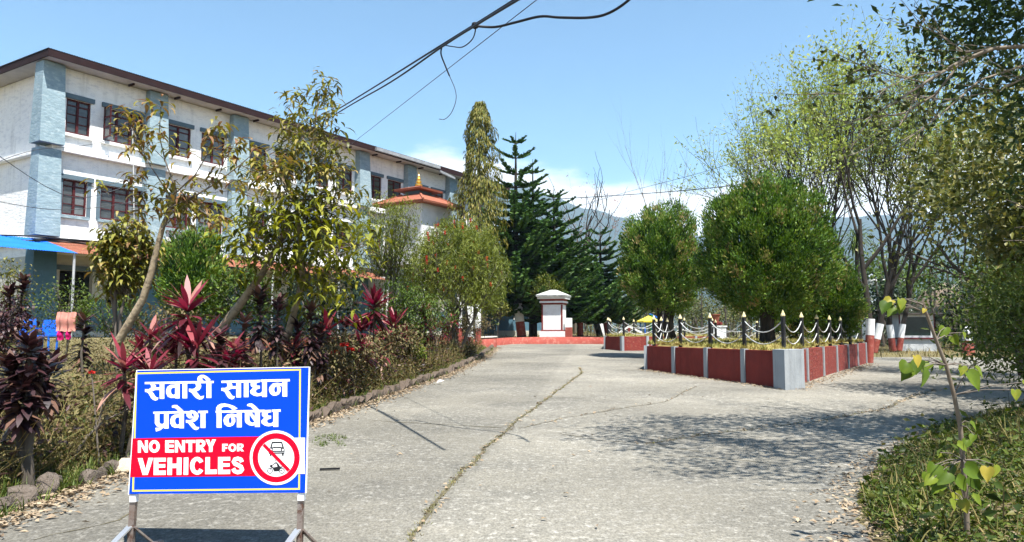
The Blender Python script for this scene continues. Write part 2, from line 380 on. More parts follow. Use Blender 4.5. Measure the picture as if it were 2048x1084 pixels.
# ================================================================== SCHOOL BUILDING
m_white = pm('whitewashed_stone_wall', (.85, .85, .84), (.79, .79, .79), 1.6, .9, .55, 5.5, c3=(.68, .69, .71), s3=3.2, stretch=(1, 1, 2.6))
def rain_streaks(m, sx=2.2, amt=.80):
    t = m.node_tree; b = t.nodes['Principled BSDF']; src = b.inputs['Base Color'].links[0].from_socket
    co = t.nodes.new('ShaderNodeTexCoord'); mp_ = t.nodes.new('ShaderNodeMapping'); mp_.inputs['Scale'].default_value = (sx, sx, .22); t.links.new(co.outputs['Object'], mp_.inputs[0])
    n = t.nodes.new('ShaderNodeTexNoise'); n.inputs['Scale'].default_value = 1.6; n.inputs['Detail'].default_value = 7; n.inputs['Roughness'].default_value = .7; t.links.new(mp_.outputs[0], n.inputs['Vector'])
    a = t.nodes.new('ShaderNodeMapRange'); a.inputs['From Min'].default_value = .52; a.inputs['From Max'].default_value = .72; a.inputs['To Min'].default_value = 1.0; a.inputs['To Max'].default_value = amt; t.links.new(n.outputs['Fac'], a.inputs['Value'])
    vm = t.nodes.new('ShaderNodeVectorMath'); vm.operation = 'SCALE'; t.links.new(src, vm.inputs[0]); t.links.new(a.outputs[0], vm.inputs['Scale']); t.links.new(vm.outputs[0], b.inputs['Base Color'])
rain_streaks(m_white)
m_blue = pm('grey_blue_limewash', (.25, .335, .375), (.19, .265, .305), 2.2, .9, .6, 6, c3=(.32, .40, .43), s3=4, stretch=(1, 1, 2.2))
m_lint = pm('slate_blue_paint', (.11, .16, .195), (.09, .135, .165), 3, .8, .3, 12)
m_cream = pm('dingy_cream_wall', (.56, .54, .47), (.44, .43, .38), 1.8, .9, .7, 6, stretch=(1, 1, 2.4))
m_blued = pm('deep_blue_dado_paint', (.085, .175, .235), (.07, .145, .20), 2, .7, .3, 8)
m_frame = pm('maroon_window_paint', (.075, .012, .014), (.055, .009, .011), 6, .6)
m_glass = pm('dusty_window_glass', (.035, .042, .045), (.06, .068, .07), 3, .12, spec=.6)
m_glass2 = pm('pale_dusty_glass', (.10, .115, .12), (.16, .175, .18), 2.2, .2, spec=.6)
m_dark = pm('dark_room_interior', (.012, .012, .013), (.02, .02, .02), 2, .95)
m_fasc = pm('maroon_fascia_board', (.016, .006, .007), (.024, .009, .010), 3, .8)
m_roof = pm('weathered_tin_roof', (.09, .075, .07), (.14, .12, .11), 2, .6, metal=.3)
m_rust = pm('rust_red_tin', (.24, .085, .05), (.18, .062, .038), 2.5, .75, .2, 20, c3=(.30, .14, .085), s3=6)
m_btin = pm('bright_blue_tin', (.012, .13, .62), (.016, .16, .68), 2, .5)
m_pvc = pm('grey_drain_pipe', (.52, .52, .50), (.42, .42, .41), 4, .6)
m_soff = pm('pale_soffit_board', (.5, .47, .44), (.4, .38, .36), 2, .9)
bld = thing('school_building', 'three storey whitewashed building with grey blue buttresses and maroon windows behind the garden', 'building', (*C0[:2], ZB))
BZ = np.array([0, 0, 1.0])
def F3(t, o, z): return C0 + DF * t + NF * o + BZ * z       # along, outwards, height
TL = 29.2; ZL1, ZL2, ZTOP = 4.86, 8.08, 11.26
def wall_holes(name, t0, t1, z0, z1, holes, mat, outw=0.0, reveal=.22):
    us = sorted({t0, t1, *[q for hh in holes for q in hh[:2]]}); zs = sorted({z0, z1, *[q for hh in holes for q in hh[2:]]})
    mb = MB()
    for a, b in zip(us[:-1], us[1:]):
        for c, d in zip(zs[:-1], zs[1:]):
            um, zm = (a + b) / 2, (c + d) / 2
            if any(hh[0] < um < hh[1] and hh[2] < zm < hh[3] for hh in holes): continue
            mb.add([F3(a, outw, c), F3(b, outw, c), F3(b, outw, d), F3(a, outw, d)], [(0, 1, 2, 3)])
    for a, b, c, d in holes:
        r = outw - reveal
        mb.add([F3(a, outw, c), F3(b, outw, c), F3(b, outw, d), F3(a, outw, d), F3(a, r, c), F3(b, r, c), F3(b, r, d), F3(a, r, d)],
               [(0, 4, 5, 1), (1, 5, 6, 2), (2, 6, 7, 3), (3, 7, 4, 0)])
    return mb.build(name, mat, bld)
wins = [(.30, 1.20, 2), (1.70, 3.36, 3)]
for i in range(1, 7): wins += [(4 * i + .34, 4 * i + 1.46, 2), (4 * i + 1.98, 4 * i + 3.16, 2)]
wins = [q for q in wins if q[1] < 28.6]
z3, z2 = (8.86, 10.16), (5.80, 7.12)
wall_holes('wall', -.0, TL, ZL2, ZTOP, [(a, b, *z3) for a, b, _ in wins], m_white)
wall_holes('wall', -.0, TL, ZL1 - .55, ZL2, [(a, b, *z2) for a, b, _ in wins], m_white)
# ground storey: cream above, blue dado, door and shop windows
gh = [(.35, 1.55, 1.55, 3.75), (2.1, 3.4, 2.35, 3.7), (4.9, 6.0, 1.55, 3.75), (6.3, 7.3, 2.3, 3.7), (9, 10.2, 2.3, 3.7), (11, 12, 2.3, 3.7), (13, 14, 1.5, 3.7)]
wall_holes('wall', 0, TL, 2.72, ZL1 - .551, [(a, b, max(c, 2.72), d) for a, b, c, d in gh], m_cream)
wall_holes('dado', 0, TL, ZB + .18, 2.719, [(a, b, max(c, ZB + .18), min(d, 2.719)) for a, b, c, d in gh], m_blued, .012)
mb = MB(); mb.box(F3(-.4, -.3, ZB - .6), DF * (TL + .6), NF * .62, BZ * .78); mb.build('plinth', m_cream, bld)
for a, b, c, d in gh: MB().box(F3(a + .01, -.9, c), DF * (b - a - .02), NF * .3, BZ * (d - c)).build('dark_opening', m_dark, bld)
for a, b, c, d in gh[:1] + gh[2:3]:
    mb = MB(); mb.box(F3(a - .12, -.02, d), DF * (b - a + .24), NF * .07, BZ * .18); mb.build('lintel', m_lint, bld)
m_tan = pm('pale_tan_timber', (.46, .38, .30), (.38, .31, .24), 5, .8)
for a, b, c, d in (gh[1], gh[3]):
    fr = MB()
    for q in (a, a + (b - a) / 3, a + 2 * (b - a) / 3, b - .05): fr.box(F3(q, -.06, c), DF * .05, NF * .05, BZ * (d - c))
    for q in (c, c + .42, c + .85, d - .05): fr.box(F3(a, -.055, q), DF * (b - a), NF * .04, BZ * .05)
    tag(fr.build('window', m_tan, bld), 'pale timber grid window on the ground storey')
# end wall, rear and roof
WD = 10.0
mb = MB()
for c, d, mt in ((ZL1 - .55, ZTOP, 0),):
    mb.add([F3(0, 0, c), F3(0, -WD, c), F3(0, -WD, d), F3(0, 0, d)], [(0, 3, 2, 1)])
mb.build('end_wall', m_white, bld)
mb = MB(); mb.add([F3(0, 0, ZB), F3(0, -WD, ZB), F3(0, -WD, ZL1 - .55), F3(0, 0, ZL1 - .55)], [(0, 3, 2, 1)]); mb.build('end_wall', m_cream, bld)
mb = MB(); mb.add([F3(TL, 0, ZB), F3(TL, -WD, ZB), F3(TL, -WD, ZTOP), F3(TL, 0, ZTOP)], [(0, 1, 2, 3)])
mb.add([F3(0, -WD, ZB), F3(TL, -WD, ZB), F3(TL, -WD, ZTOP), F3(0, -WD, ZTOP)], [(0, 3, 2, 1)]); mb.build('rear_wall', m_white, bld)
# ledges between the storeys
def ledge(z, name='ledge', prj=.26, ht=.16):
    mb = MB(); mb.box(F3(-prj, -.02, z), DF * (TL + prj), NF * (prj + .02), BZ * ht)
    mb.box(F3(-prj, -WD, z + .002), DF * (prj - .001), NF * (WD - .025), BZ * (ht - .004)); return mb.build(name, m_white, bld)
ledge(ZL2); ledge(ZL1 - .1, ht=.14)
# buttress columns: each storey slopes outwards towards its foot
cols = [(-.70, .06)] + [(4 * i - .62, 4 * i + .16) for i in range(1, 8)]
for a, b in cols:
    if b > TL: continue
    for zb_, zt, m_ in ((ZL2 + .16, ZTOP - .02, m_blue), (ZL1 + .04, ZL2, m_blue), (ZB, ZL1 - .1, m_blued)):
        o1, o0 = .30, .52
        a2 = a - .10
        V = [F3(a2, -.25, zb_), F3(b, -.25, zb_), F3(b, o0, zb_), F3(a2, o0, zb_), F3(a, -.25, zt), F3(b, -.25, zt), F3(b, o1, zt), F3(a, o1, zt)]
        mb = MB().add(V, [(0, 3, 2, 1), (4, 5, 6, 7), (0, 1, 5, 4), (1, 2, 6, 5), (2, 3, 7, 6), (3, 0, 4, 7)])
        mb.build('buttress', m_, bld)
# windows: frame with glazing bars, panes, lintel and sill
def window(a, b, zz, nl, floor):
    c, d = zz; fr = MB(); r = -.12; tf = .065
    fr.box(F3(a, r, c), DF * tf, NF * .07, BZ * (d - c)); fr.box(F3(b - tf, r, c), DF * tf, NF * .07, BZ * (d - c))
    fr.box(F3(a + tf, r, c), DF * (b - a - 2 * tf), NF * .068, BZ * tf); fr.box(F3(a + tf, r, d - tf), DF * (b - a - 2 * tf), NF * .068, BZ * tf)
    wl = (b - a) / nl
    for k in range(1, nl): fr.box(F3(a + k * wl - .045, r, c + tf), DF * .09, NF * .066, BZ * (d - c - 2 * tf))
    for k in range(nl):
        for q in (.30, .55, .80): fr.box(F3(a + k * wl + .05, r + .01, c + (d - c) * q), DF * (wl - .1), NF * .045, BZ * (.05 if q == .80 else .032))
    o = fr.build('window', m_frame, bld)
    for k in range(nl):
        q = MB().add([F3(a + k * wl + .02, r + .02, c + .02), F3(a + (k + 1) * wl - .02, r + .02, c + .02), F3(a + (k + 1) * wl - .02, r + .03, d - .02), F3(a + k * wl + .02, r + .03, d - .02)], [(0, 1, 2, 3)])
        q.build('pane', m_glass2 if (int(a * 7.3) + k * 2 + floor) % 3 == 0 else m_glass, o)
    l = MB(); ex = .10 if floor == 3 else .20
    l.box(F3(a - ex, .002, d), DF * (b - a + 2 * ex), NF * .09, BZ * .17)
    if floor == 2:
        l.box(F3(a - .14, .002, c - .02), DF * .14, NF * .03, BZ * (d - c + .019)); l.box(F3(b, .002, c - .02), DF * .14, NF * .03, BZ * (d - c + .019))
    l.build('lintel', m_lint, o)
    MB().box(F3(a - .08, .003, c - .13), DF * (b - a + .16), NF * .11, BZ * .11).build('sill', m_white if floor == 3 else m_blue, o)
    return o
for a, b, nl in wins:
    window(a, b, z3, nl, 3); window(a, b, z2, nl, 2)
# one casement stands open on the top floor
mb = MB(); A = F3(1.70, .02, 8.92); dv = unit(NF * .92 - DF * .10); hh = 1.24
for q in (0, .50): mb.box(A + dv * q, dv * .06, DF * .04, BZ * hh)
for q in (0, .40, .78, hh - .06): mb.box(A + dv * .06, dv * .44, DF * .038, BZ * .05) if q == 0 else mb.box(A + dv * .06 + BZ * q, dv * .44, DF * .038, BZ * .05)
cas = mb.build('open_casement', m_frame, bld); cas['label'] = 'maroon casement swung open on the top floor'
MB().add([A + dv * .03 + DF * .02, A + dv * .53 + DF * .02, A + dv * .53 + DF * .02 + BZ * hh, A + dv * .03 + DF * .02 + BZ * hh], [(0, 1, 2, 3)]).build('pane', m_glass, cas)
# roof: corrugated slopes, fascia, soffit
OV = .82; ZE = ZTOP + .02
def corrugated(name, quad, mat, parent, pitch=.09, amp=.012, thick=True):
    """quad: eave a, eave b, top b, top a"""
    a, b, c, d = (np.asarray(q, float) for q in quad); L = np.linalg.norm(b - a); n = max(4, int(L / pitch) * 4)
    nrm = unit(np.cross(b - a, d - a)); V = []
    for k in range(n + 1):
        u = k / n; z = amp * math.sin(k * math.pi / 2)
        V.append(a + (b - a) * u + nrm * z); V.append(d + (c - d) * u + nrm * z)
    F = [(2 * k, 2 * k + 2, 2 * k + 3, 2 * k + 1) for k in range(n)]
    return mk(name, V, F, mat, parent)
zr = ZE + 1.5
E1, E2 = F3(-OV, OV, ZE + .26), F3(TL + .5, OV, ZE + .26)
R1, R2 = F3(4.2, -WD / 2, zr), F3(TL - 2, -WD / 2, zr)
E4, E3 = F3(-OV, -WD - OV, ZE + .26), F3(TL + .5, -WD - OV, ZE + .26)
corrugated('roof', (E1, E2, R2, R1), m_roof, bld); corrugated('roof', (E4, E1, R1, R1 + (R1 - E4) * .001), m_roof, bld); corrugated('roof', (E3, E4, R1, R2), m_roof, bld, .3)
mb = MB()
mb.box(F3(-OV + .02, OV - .06, ZE - .02), DF * (TL + .5 + OV - .04), NF * .05, BZ * .25); mb.box(F3(-OV + .021, -WD, ZE - .02), DF * .05, NF * (WD + OV - .065), BZ * .248)
mb.build('fascia', m_fasc, bld)
mb = MB().add([F3(-OV + .08, OV - .08, ZE), F3(TL + .4, OV - .08, ZE), F3(TL + .4, -.2, ZE), F3(-OV + .08, -.2, ZE)], [(0, 1, 2, 3)])
mb.add([F3(-OV + .08, -.2, ZE), F3(.2, -.2, ZE), F3(.2, -WD, ZE), F3(-OV + .08, -WD, ZE)], [(0, 1, 2, 3)]); mb.build('soffit', m_soff, bld)
mb = MB()
for k in range(14): mb.box(F3(2.55 + k * 2.0, .1, ZE - .08), DF * .06, NF * (OV - .45), BZ * .075)
mb.build('rafter_tails', m_fasc, bld)['kind'] = 'stuff'
# loose gutter length near the far end of the eave, drain pipes at the near corner
m_zinc = pm('pale_zinc_gutter', (.42, .43, .44), (.30, .31, .32), 3, .5, metal=.4)
mb = MB(); mb.box(F3(16.0, OV + .01, ZE + .02), DF * 5.6, NF * .15, BZ * .17); mb.box(F3(21.6, OV + .04, ZE - .18), unit(DF - BZ * .12) * 1.5, NF * .12, BZ * .13); mb.build('gutter', m_zinc, bld)
for o_, zt, zb_ in ((-1.05, 10.4, 8.26), (-.55, 8.0, 5.0), (-.8, 8.0, 5.0)):
    pts = [F3(-.14, o_, zt), F3(-.14, o_, zb_)]; tubes('drain_pipe', [(pts, [.07, .07])], m_pvc, bld, 8)
# awning along the ground storey: rust red sheets, bright blue at the corner
AO, AZ0, AZ1 = 2.05, 4.80, 4.20
corrugated('awning', (F3(-.1, AO, AZ1), F3(16.2, AO, AZ1), F3(16.2, 0.02, AZ0), F3(-.35, .02, AZ0)), m_rust, bld, .085, .014)
blue = corrugated('awning', (F3(-7, AO, AZ1 + .001), F3(-.1, AO, AZ1 + .001), F3(-.35, .02, AZ0), F3(-7, .02, AZ0)), m_btin, bld, .085, .014)
blue['label'] = 'bright blue corrugated awning at the building corner'
m_galv = pm('galvanised_post', (.50, .51, .52), (.40, .41, .42), 5, .5, metal=.3)
for t in (-4.5, -.15, 4.2, 8.4, 12.4):
    p = F3(t, AO - .12, 0); tubes('awning_post', [([[p[0], p[1], ZB - .3], [p[0], p[1], AZ1 + .02]], [.045, .045])], m_galv, bld, 8)
mb = MB().add([F3(-7, -4.5, ZB - .3), F3(-.6, -4.5, ZB - .3), F3(-.6, -4.5, AZ0), F3(-7, -4.5, AZ0)], [(0, 1, 2, 3)])
mb.build('annex_wall', m_blued, bld)
MB().box(F3(1.66, .0, 2.95), DF * .52, NF * .03, BZ * .75).build('notice_board', m_cream, bld)
MB().box(F3(-1.2, -.6, ZB - .5), DF * (TL), NF * 1.9, BZ * .42).build('veranda_floor', m_cream, bld)
# one storey wing beyond the far end
wg = MB(); wg.box(F3(TL + .02, -5, ZB - .4), DF * 9, NF * 5, BZ * .62); wg.build('wing_plinth', m_cream, bld)
wg = MB(); wg.box(F3(TL + .03, -5, ZB + .22), DF * 8.9, NF * 4.95, BZ * 1.25); wg.build('wing_dado', m_blued, bld)
wg = MB(); wg.box(F3(TL + .04, -5, ZB + 1.47), DF * 8.8, NF * 4.94, BZ * 1.6); wg.build('wing_wall', m_lint, bld)
for k in range(4): MB().box(F3(TL + .8 + 2.1 * k, -.062, ZB + 1.3), DF * 1.0, NF * .05, BZ * 1.3).build('wing_window', m_dark, bld)
for k in range(5): MB().box(F3(TL + .15 + 2.1 * k, -.063, ZB + 1.0), DF * .14, NF * .06, BZ * 2.0).build('wing_post', m_pvc, bld)
corrugated('wing_roof', (F3(TL - .3, .8, ZB + 3.05), F3(TL + 9.3, .8, ZB + 3.05), F3(TL + 9.3, -5, ZB + 4.1), F3(TL - .3, -5, ZB + 4.1)), m_roof, bld, .2, .02)

# ================================================================== ENTRANCE PAVILION with tiered roof
m_tile = pm('terracotta_roof', (.30, .105, .062), (.24, .08, .048), 3, .8, .4, 14)
m_gold = pm('gilded_metal', (.70, .46, .10), (.60, .38, .08), 4, .35, metal=.8)
m_pav = pm('grey_white_pavilion_plaster', (.66, .67, .68), (.55, .57, .58), 2, .9, .3, 8)
pc = P(835, 600, 40.0); rz = math.atan2(DF[1], DF[0])
pav = thing('entrance_pavilion', 'tall entrance pavilion with two tiered terracotta roof and gilded finial before the facade', 'pavilion', (pc[0], pc[1], 1.2))
def pyr(c, half, z0, z1, top, rz):
    V = []
    for hw, z in ((half, z0), (half + .02, z0 + .10), (top, z1)):
        for k in range(4):
            a = rz + math.pi / 4 + k * math.pi / 2; V.append((c[0] + hw * 1.414 * math.cos(a), c[1] + hw * 1.414 * math.sin(a), z))
    F = [(3, 2, 1, 0)] + [(j * 4 + k, j * 4 + (k + 1) % 4, (j + 1) * 4 + (k + 1) % 4, (j + 1) * 4 + k) for j in range(2) for k in range(4)] + [(8, 9, 10, 11)]
    return MB().add(V, F)
rf = pyr(pc, 1.72, 8.12, 8.78, .62, rz).build('lower_roof', m_tile, pav)
for k in range(4):
    a = rz + math.pi / 4 + k * math.pi / 2; u = np.array([math.cos(a), math.sin(a), 0]) * 1.414
    MB().bar(np.array([pc[0], pc[1], 8.24]) + u * 1.73, np.array([pc[0], pc[1], 8.80]) + u * .62, .10, .07).build('hip_ridge', m_tile, rf)
MB().cbox((pc[0], pc[1], 8.62), 1.0, 1.0, .42, rz).build('lantern', m_lint, pav)
pyr(pc, .92, 8.98, 9.32, .10, rz).build('upper_roof', m_tile, pav)
MB().lathe((pc[0], pc[1], 9.30), [(.17, 0), (.2, .05), (.2, .12), (.1, .16), (.16, .22), (.15, .3), (.08, .34), (.12, .40), (.1, .47), (.05, .52), (.07, .58), (.03, .66), (.005, .82)], 12).build('finial', m_gold, pav)
MB().cbox((pc[0], pc[1], 5.2), 2.5, 2.5, 2.95, rz).build('upper_storey', m_pav, pav)
MB().cbox((pc[0], pc[1], 4.95), 2.9, 2.9, .30, rz).build('cornice', m_white, pav)
a1 = np.array([math.cos(rz), math.sin(rz), 0]); b1 = np.array([math.sin(rz), -math.cos(rz), 0])
MB().box(np.array([pc[0], pc[1], 4.05]) - a1 * 1.5 + b1 * 1.3, a1 * 3.0, b1 * .08, BZ * .88).build('name_board', m_white, pav)
m_bink = pm('blue_lettering', (.02, .03, .40), (.015, .02, .32), 8, .6)
mb = MB()          # the blue writing can no longer be read behind the branches: a head line with hanging strokes
o_ = np.array([pc[0], pc[1], 4.05]) - a1 * .9 + b1 * 1.385
mb.box(o_ + BZ * .62, a1 * 1.9, b1 * .01, BZ * .06)
for k, (q, ln) in enumerate(((.1, .34), (.28, .3), (.55, .36), (.72, .25), (1.0, .34), (1.2, .3), (1.5, .36), (1.72, .28))):
    mb.box(o_ + a1 * q + BZ * (.62 - ln), a1 * .06, b1 * .009, BZ * (ln - .003)); mb.box(o_ + a1 * (q - .08) + BZ * (.62 - ln * .6), a1 * .079, b1 * .008, BZ * .06)
mb.build('lettering', m_bink, pav)
for sx_ in (-1, 1):
    for sy_ in (-1, 1):
        p = pc + a1 * sx_ * 1.25 + b1 * sy_ * 1.2
        MB().cbox((p[0], p[1], 1.0), .34, .34, 3.95, rz).build('column', m_white, pav)
        MB().cbox((p[0], p[1], .95), .37, .37, .9, rz).build('column_base', pm('brick_red_paint', (.20, .028, .022), (.155, .022, .018), 3, .75, .5, 9), pav)
# ================================================================== PLANTERS WITH CHAIN FENCES
m_red = pm('brick_red_paint', (.20, .028, .022), (.155, .022, .018), 3, .75, .5, 9)
m_redsun = pm('sun_side_brick_red_paint', (.22, .036, .027), (.17, .028, .023), 3, .8, .9, 11, c3=(.25, .085, .062), s3=7, stretch=(1, 1, 1.8))  # paler speckled red for sun-facing panels: their light is put into the colour
m_grey = pm('pale_blue_grey_paint', (.30, .325, .345), (.26, .285, .305), 2, .75, .25, 14)
m_blk = pm('black_post_paint', (.012, .012, .014), (.03, .03, .03), 6, .45)
m_yel = pm('cream_yellow_paint', (.60, .50, .20), (.62, .58, .40), 20, .6)
m_chain = pm('white_painted_chain', (.55, .56, .55), (.40, .41, .41), 20, .6)
m_wht = pm('white_paint', (.78, .79, .79), (.68, .69, .69), 3, .8, .2, 10)
m_lawn = lm('dry_lawn_blades', [(.30, .24, .09), (.26, .24, .075), (.18, .21, .05), (.36, .29, .12)], .8, .25)
def along(a, b, k):
    a = np.asarray(a, float); b = np.asarray(b, float); return a + (b - a) * k
def planter(name, label, poly, ztop, bays, corner_block, inset=.22):
    """poly: outline (x, y) counter clockwise from the near corner; bays: panels per side"""
    root = thing(name, label, 'planter', (*poly[0], h(*poly[0])))
    n = len(poly)
    for s_ in range(n):
        a = np.array(poly[s_], float); b = np.array(poly[(s_ + 1) % n], float); d = unit(b - a); nn = np.array([d[1], -d[0]]); L = np.linalg.norm(b - a); k = bays[s_]
        cen = np.mean(np.array(poly), 0)
        if np.dot(nn, a - cen) < 0: nn = -nn
        for j in range(k):
            p, q = a + d * L * j / k, a + d * L * (j + 1) / k
            z0 = min(h(*p), h(*q)) - .12
            pa = [tuple(p + nn * .0), tuple(q + nn * .0), tuple(q - nn * .22), tuple(p - nn * .22)]
            rg = rng_(j + 10 * s_)
            MB().prism(pa, z0, ztop - .02 + rg.normal(0, .006)).build('panel', m_redsun if nn[0] > .3 else m_red, root)  # panels turned to the sun take the paler red
            wq = p if j else p + d * .001
            c1 = wq - d * .075; c2 = wq + d * .075
            pb = [tuple(c1 + nn * .035), tuple(c2 + nn * .035), tuple(c2 - nn * .1), tuple(c1 - nn * .1)]
            if not (corner_block and s_ == 0 and j == 0): MB().prism(pb, z0, ztop + .005).build('pilaster', m_grey, root)
    if corner_block: MB().prism(corner_block, h(*poly[0]) - .12, ztop + .02).build('corner_block', m_grey, root)
    return root
def lawn_top(name, label, poly, z, amp, seed, dens, hgt=.1):
    """grass on a planter: earth plus blades, one mass"""
    rg = rng_(seed); pl = np.array(poly, float); lo, hi = pl.min(0), pl.max(0)
    def inside(q):
        c = np.zeros(len(q), bool); j = len(pl) - 1
        for i in range(len(pl)):
            cond = ((pl[i, 1] > q[:, 1]) != (pl[j, 1] > q[:, 1])) & (q[:, 0] < (pl[j, 0] - pl[i, 0]) * (q[:, 1] - pl[i, 1]) / (pl[j, 1] - pl[i, 1] + 1e-12) + pl[i, 0]); c ^= cond; j = i
        return c
    cen = pl.mean(0); ring = []; V = []; F = []
    ks = [0, .25, .5, .75, .93, 1.0]; m = 8 * len(pl)
    per = np.concatenate([[along(pl[i], pl[(i + 1) % len(pl)], q / 8) for q in range(8)] for i in range(len(pl))])
    for k in ks:
        for q in per:
            p = cen + (q - cen) * k; V.append((p[0], p[1], z + amp * (1 - k ** 3) + .02 * math.sin(p[0] * 3) * math.cos(p[1] * 2.3) - (.10 if k == 1.0 else 0)))
    for r in range(len(ks) - 1):
        for i in range(m): F.append((r * m + i, r * m + (i + 1) % m, (r + 1) * m + (i + 1) % m, (r + 1) * m + i))
    kk = int(dens * (hi[0] - lo[0]) * (hi[1] - lo[1])); q = lo + (hi - lo) * rg.random((kk, 2)); q = q[inside(q)]
    edge = per[rg.integers(0, m, len(q) // 4)]; edge = along(edge, np.roll(per, -1, 0)[rg.integers(0, 1, len(edge))], 0) + (cen - edge) * rg.random((len(edge), 1)) * .03
    q = np.concatenate([q, edge]); dist = np.linalg.norm(q - cen, axis=1) / np.maximum(1e-6, np.max(np.linalg.norm(per - cen, axis=1)))
    pz = z + amp * (1 - np.clip(dist, 0, 1) ** 3) - .03
    bv, bf, m2 = blv(np.column_stack([q, pz]), rg.random(len(q)) * 6.28, .5 + rg.random(len(q)) * .9, rg.random(len(q)) * 1.6, hgt * (.6 + rg.random(len(q)) * 1.2), .02, 2, [1, .8, .1])
    V = np.array(V); v = np.concatenate([np.full(len(V), .1), np.repeat(np.clip(.5 + .5 * np.sin(q[:, 0] * 1.7) * np.cos(q[:, 1] * 1.3) + rg.normal(0, .2, len(q)), 0, 1), m2)])
    o = mknp(name, np.concatenate([V, bv]), [np.array(F), bf + len(V)], m_lawn, None, v)
    return tag(o, label, 'grass', kind='stuff')
def chain_fence(name, label, pts, zb_, hts=.86, closed=False, thick=.037, start_tip=True):
    root = thing(name, label, 'fence', (*pts[0], zb_))
    for p in pts:
        z = zb_ - .12
        po = MB().cbox((p[0], p[1], z), thick * 2, thick * 2, hts + .12, .6); o = po.build('post', m_blk, root)
        MB().lathe((p[0], p[1], zb_ + hts), [(.05, 0), (.058, .02), (.05, .045), (.026, .10), (.004, .15)], 8).build('tip', m_yel, o)
    pr = list(zip(pts[:-1], pts[1:])) + ([(pts[-1], pts[0])] if closed else [])
    for i, (a, b) in enumerate(pr):
        for top, sag in ((hts - .08, .30), (hts - .40, .27)):
            P_ = []
            for k in range(13):
                u = k / 12; p = along(a, b, u); P_.append((p[0], p[1], zb_ + top - 4 * sag * u * (1 - u)))
            tubes('chain', [(P_, [.0105 + .005 * (k % 2) for k in range(13)])], m_chain, root, 6)
    return root
for _m in (m_red, m_redsun, m_grey): rain_streaks(_m, 3.0, .66)
# near planter
A = (6.28, 17.25); B = (4.05, 22.9); Cc = (6.4, 31.0); D = (12.6, 33.0); E = (13.75, 29.3)
poly1 = [A, B, Cc, D, E]; ZP = 1.07
blk = [(6.02, 17.42), (6.16, 17.06), (6.72, 17.36), (6.82, 17.62), (6.5, 18.0)]
pl1 = planter('planter', 'large raised planter with red walls, grey pilasters and big pale grey corner block', poly1, ZP, [4, 4, 3, 2, 6], blk)
def shrink(poly, k):
    c = np.mean(np.array(poly), 0); return [tuple(c + (np.array(p) - c) * k) for p in poly]
lawn_top('planter_grass', 'dry yellow green grass covering the large planter', shrink(poly1, .975), ZP - .02, .12, 3, 260)
def side_posts(a, b, n): return [tuple(along(a, b, k / n)) for k in range(n + 1)]
ps = shrink(poly1, .93); ps[0] = (6.42, 17.8)
fp = side_posts(ps[3], ps[4], 2)[:-1] + side_posts(ps[4], ps[0], 6)[:-1] + side_posts(ps[0], ps[1], 4)[:-1] + side_posts(ps[1], ps[2], 3)[:-1] + side_posts(ps[2], ps[3], 3)[:-1]
chain_fence('chain_fence', 'black yellow tipped posts with double white chains round the large planter', fp, ZP + .0, .79, True)
# farther planter, partly behind
q1 = P(1209, 690, 35.6)[:2]; q2 = P(1243, 690, 34.2)[:2]; poly2 = [tuple(q2), tuple(q1), (5.2, 41.0), (9.5, 42.0), (10.2, 37.2)]
planter('planter', 'lower red planter with grey pilasters partly hidden behind the large one', poly2, 1.29, [1, 3, 2, 2, 4], None)
lawn_top('planter_grass', 'sunlit dry grass on the farther planter', shrink(poly2, .96), 1.27, .08, 4, 160)
p2 = shrink(poly2, .92)
chain_fence('chain_fence', 'small far chain fence of black posts round the lower planter', side_posts(p2[4], p2[0], 3)[:-1] + side_posts(p2[0], p2[1], 1)[:-1] + side_posts(p2[1], p2[2], 3)[:-1] + side_posts(p2[2], p2[3], 3), 1.29, .74, False, .034)
# low red kerb wall curving across the end of the road
kp = [P(905, 692, 34.5), P(960, 690, 36.5), P(991, 680, 39.5), P(1020, 681, 41.2), P(1070, 684, 42), P(1130, 684, 42.2), P(1180, 683, 42), P(1215, 681, 41.5)]
def lowwall(name, label, pts, wd, hgt, mat, capmat=None):
    root = thing(name, label, 'wall', (pts[0][0], pts[0][1], h(pts[0][0], pts[0][1])))
    Q = []
    for a, b in zip(pts[:-1], pts[1:]):
        for k in range(4): Q.append(along(a[:2], b[:2], k / 4))
    Q.append(np.array(pts[-1][:2])); Q = np.array(Q); t = unit(np.gradient(Q, axis=0)); nn = np.stack([-t[:, 1], t[:, 0]], 1); k = len(Q)
    g = rise(Q[:, 0], Q[:, 1]); A_ = Q + nn * wd / 2; B_ = Q - nn * wd / 2
    V = np.concatenate([np.column_stack([A_, g - .2]), np.column_stack([A_, g + hgt]), np.column_stack([B_, g + hgt]), np.column_stack([B_, g - .2])]); i = np.arange(k - 1); F = []
    for r in range(3): F.append(np.stack([r * k + i, r * k + i + 1, (r + 1) * k + i + 1, (r + 1) * k + i], 1))
    F.append(np.array([[0, k, 2 * k, 3 * k], [k - 1, 4 * k - 1, 3 * k - 1, 2 * k - 1]]))
    mknp('wall_body', V, F, mat, root)
    if capmat:
        A2 = Q + nn * (wd / 2 + .03); B2 = Q - nn * (wd / 2 + .03)
        V = np.concatenate([np.column_stack([A2, g + hgt + .003]), np.column_stack([A2, g + hgt + .06]), np.column_stack([B2, g + hgt + .06]), np.column_stack([B2, g + hgt + .003])])
        mknp('coping', V, F, capmat, root)
    return root
m_redp = pm('faded_red_kerb_paint', (.29, .066, .05), (.24, .05, .037), 2, .85, .5, 8, c3=(.34, .13, .10), s3=5)
lowwall('kerb_wall', 'low curved red kerb wall across the end of the road', kp[2:], .3, .36, m_redp)
lowwall('kerb_wall', 'short red wall end with pale top at the garden corner', [P(940, 690, 36), P(989, 690, 37.5)], .3, .5, m_redp, m_cream)
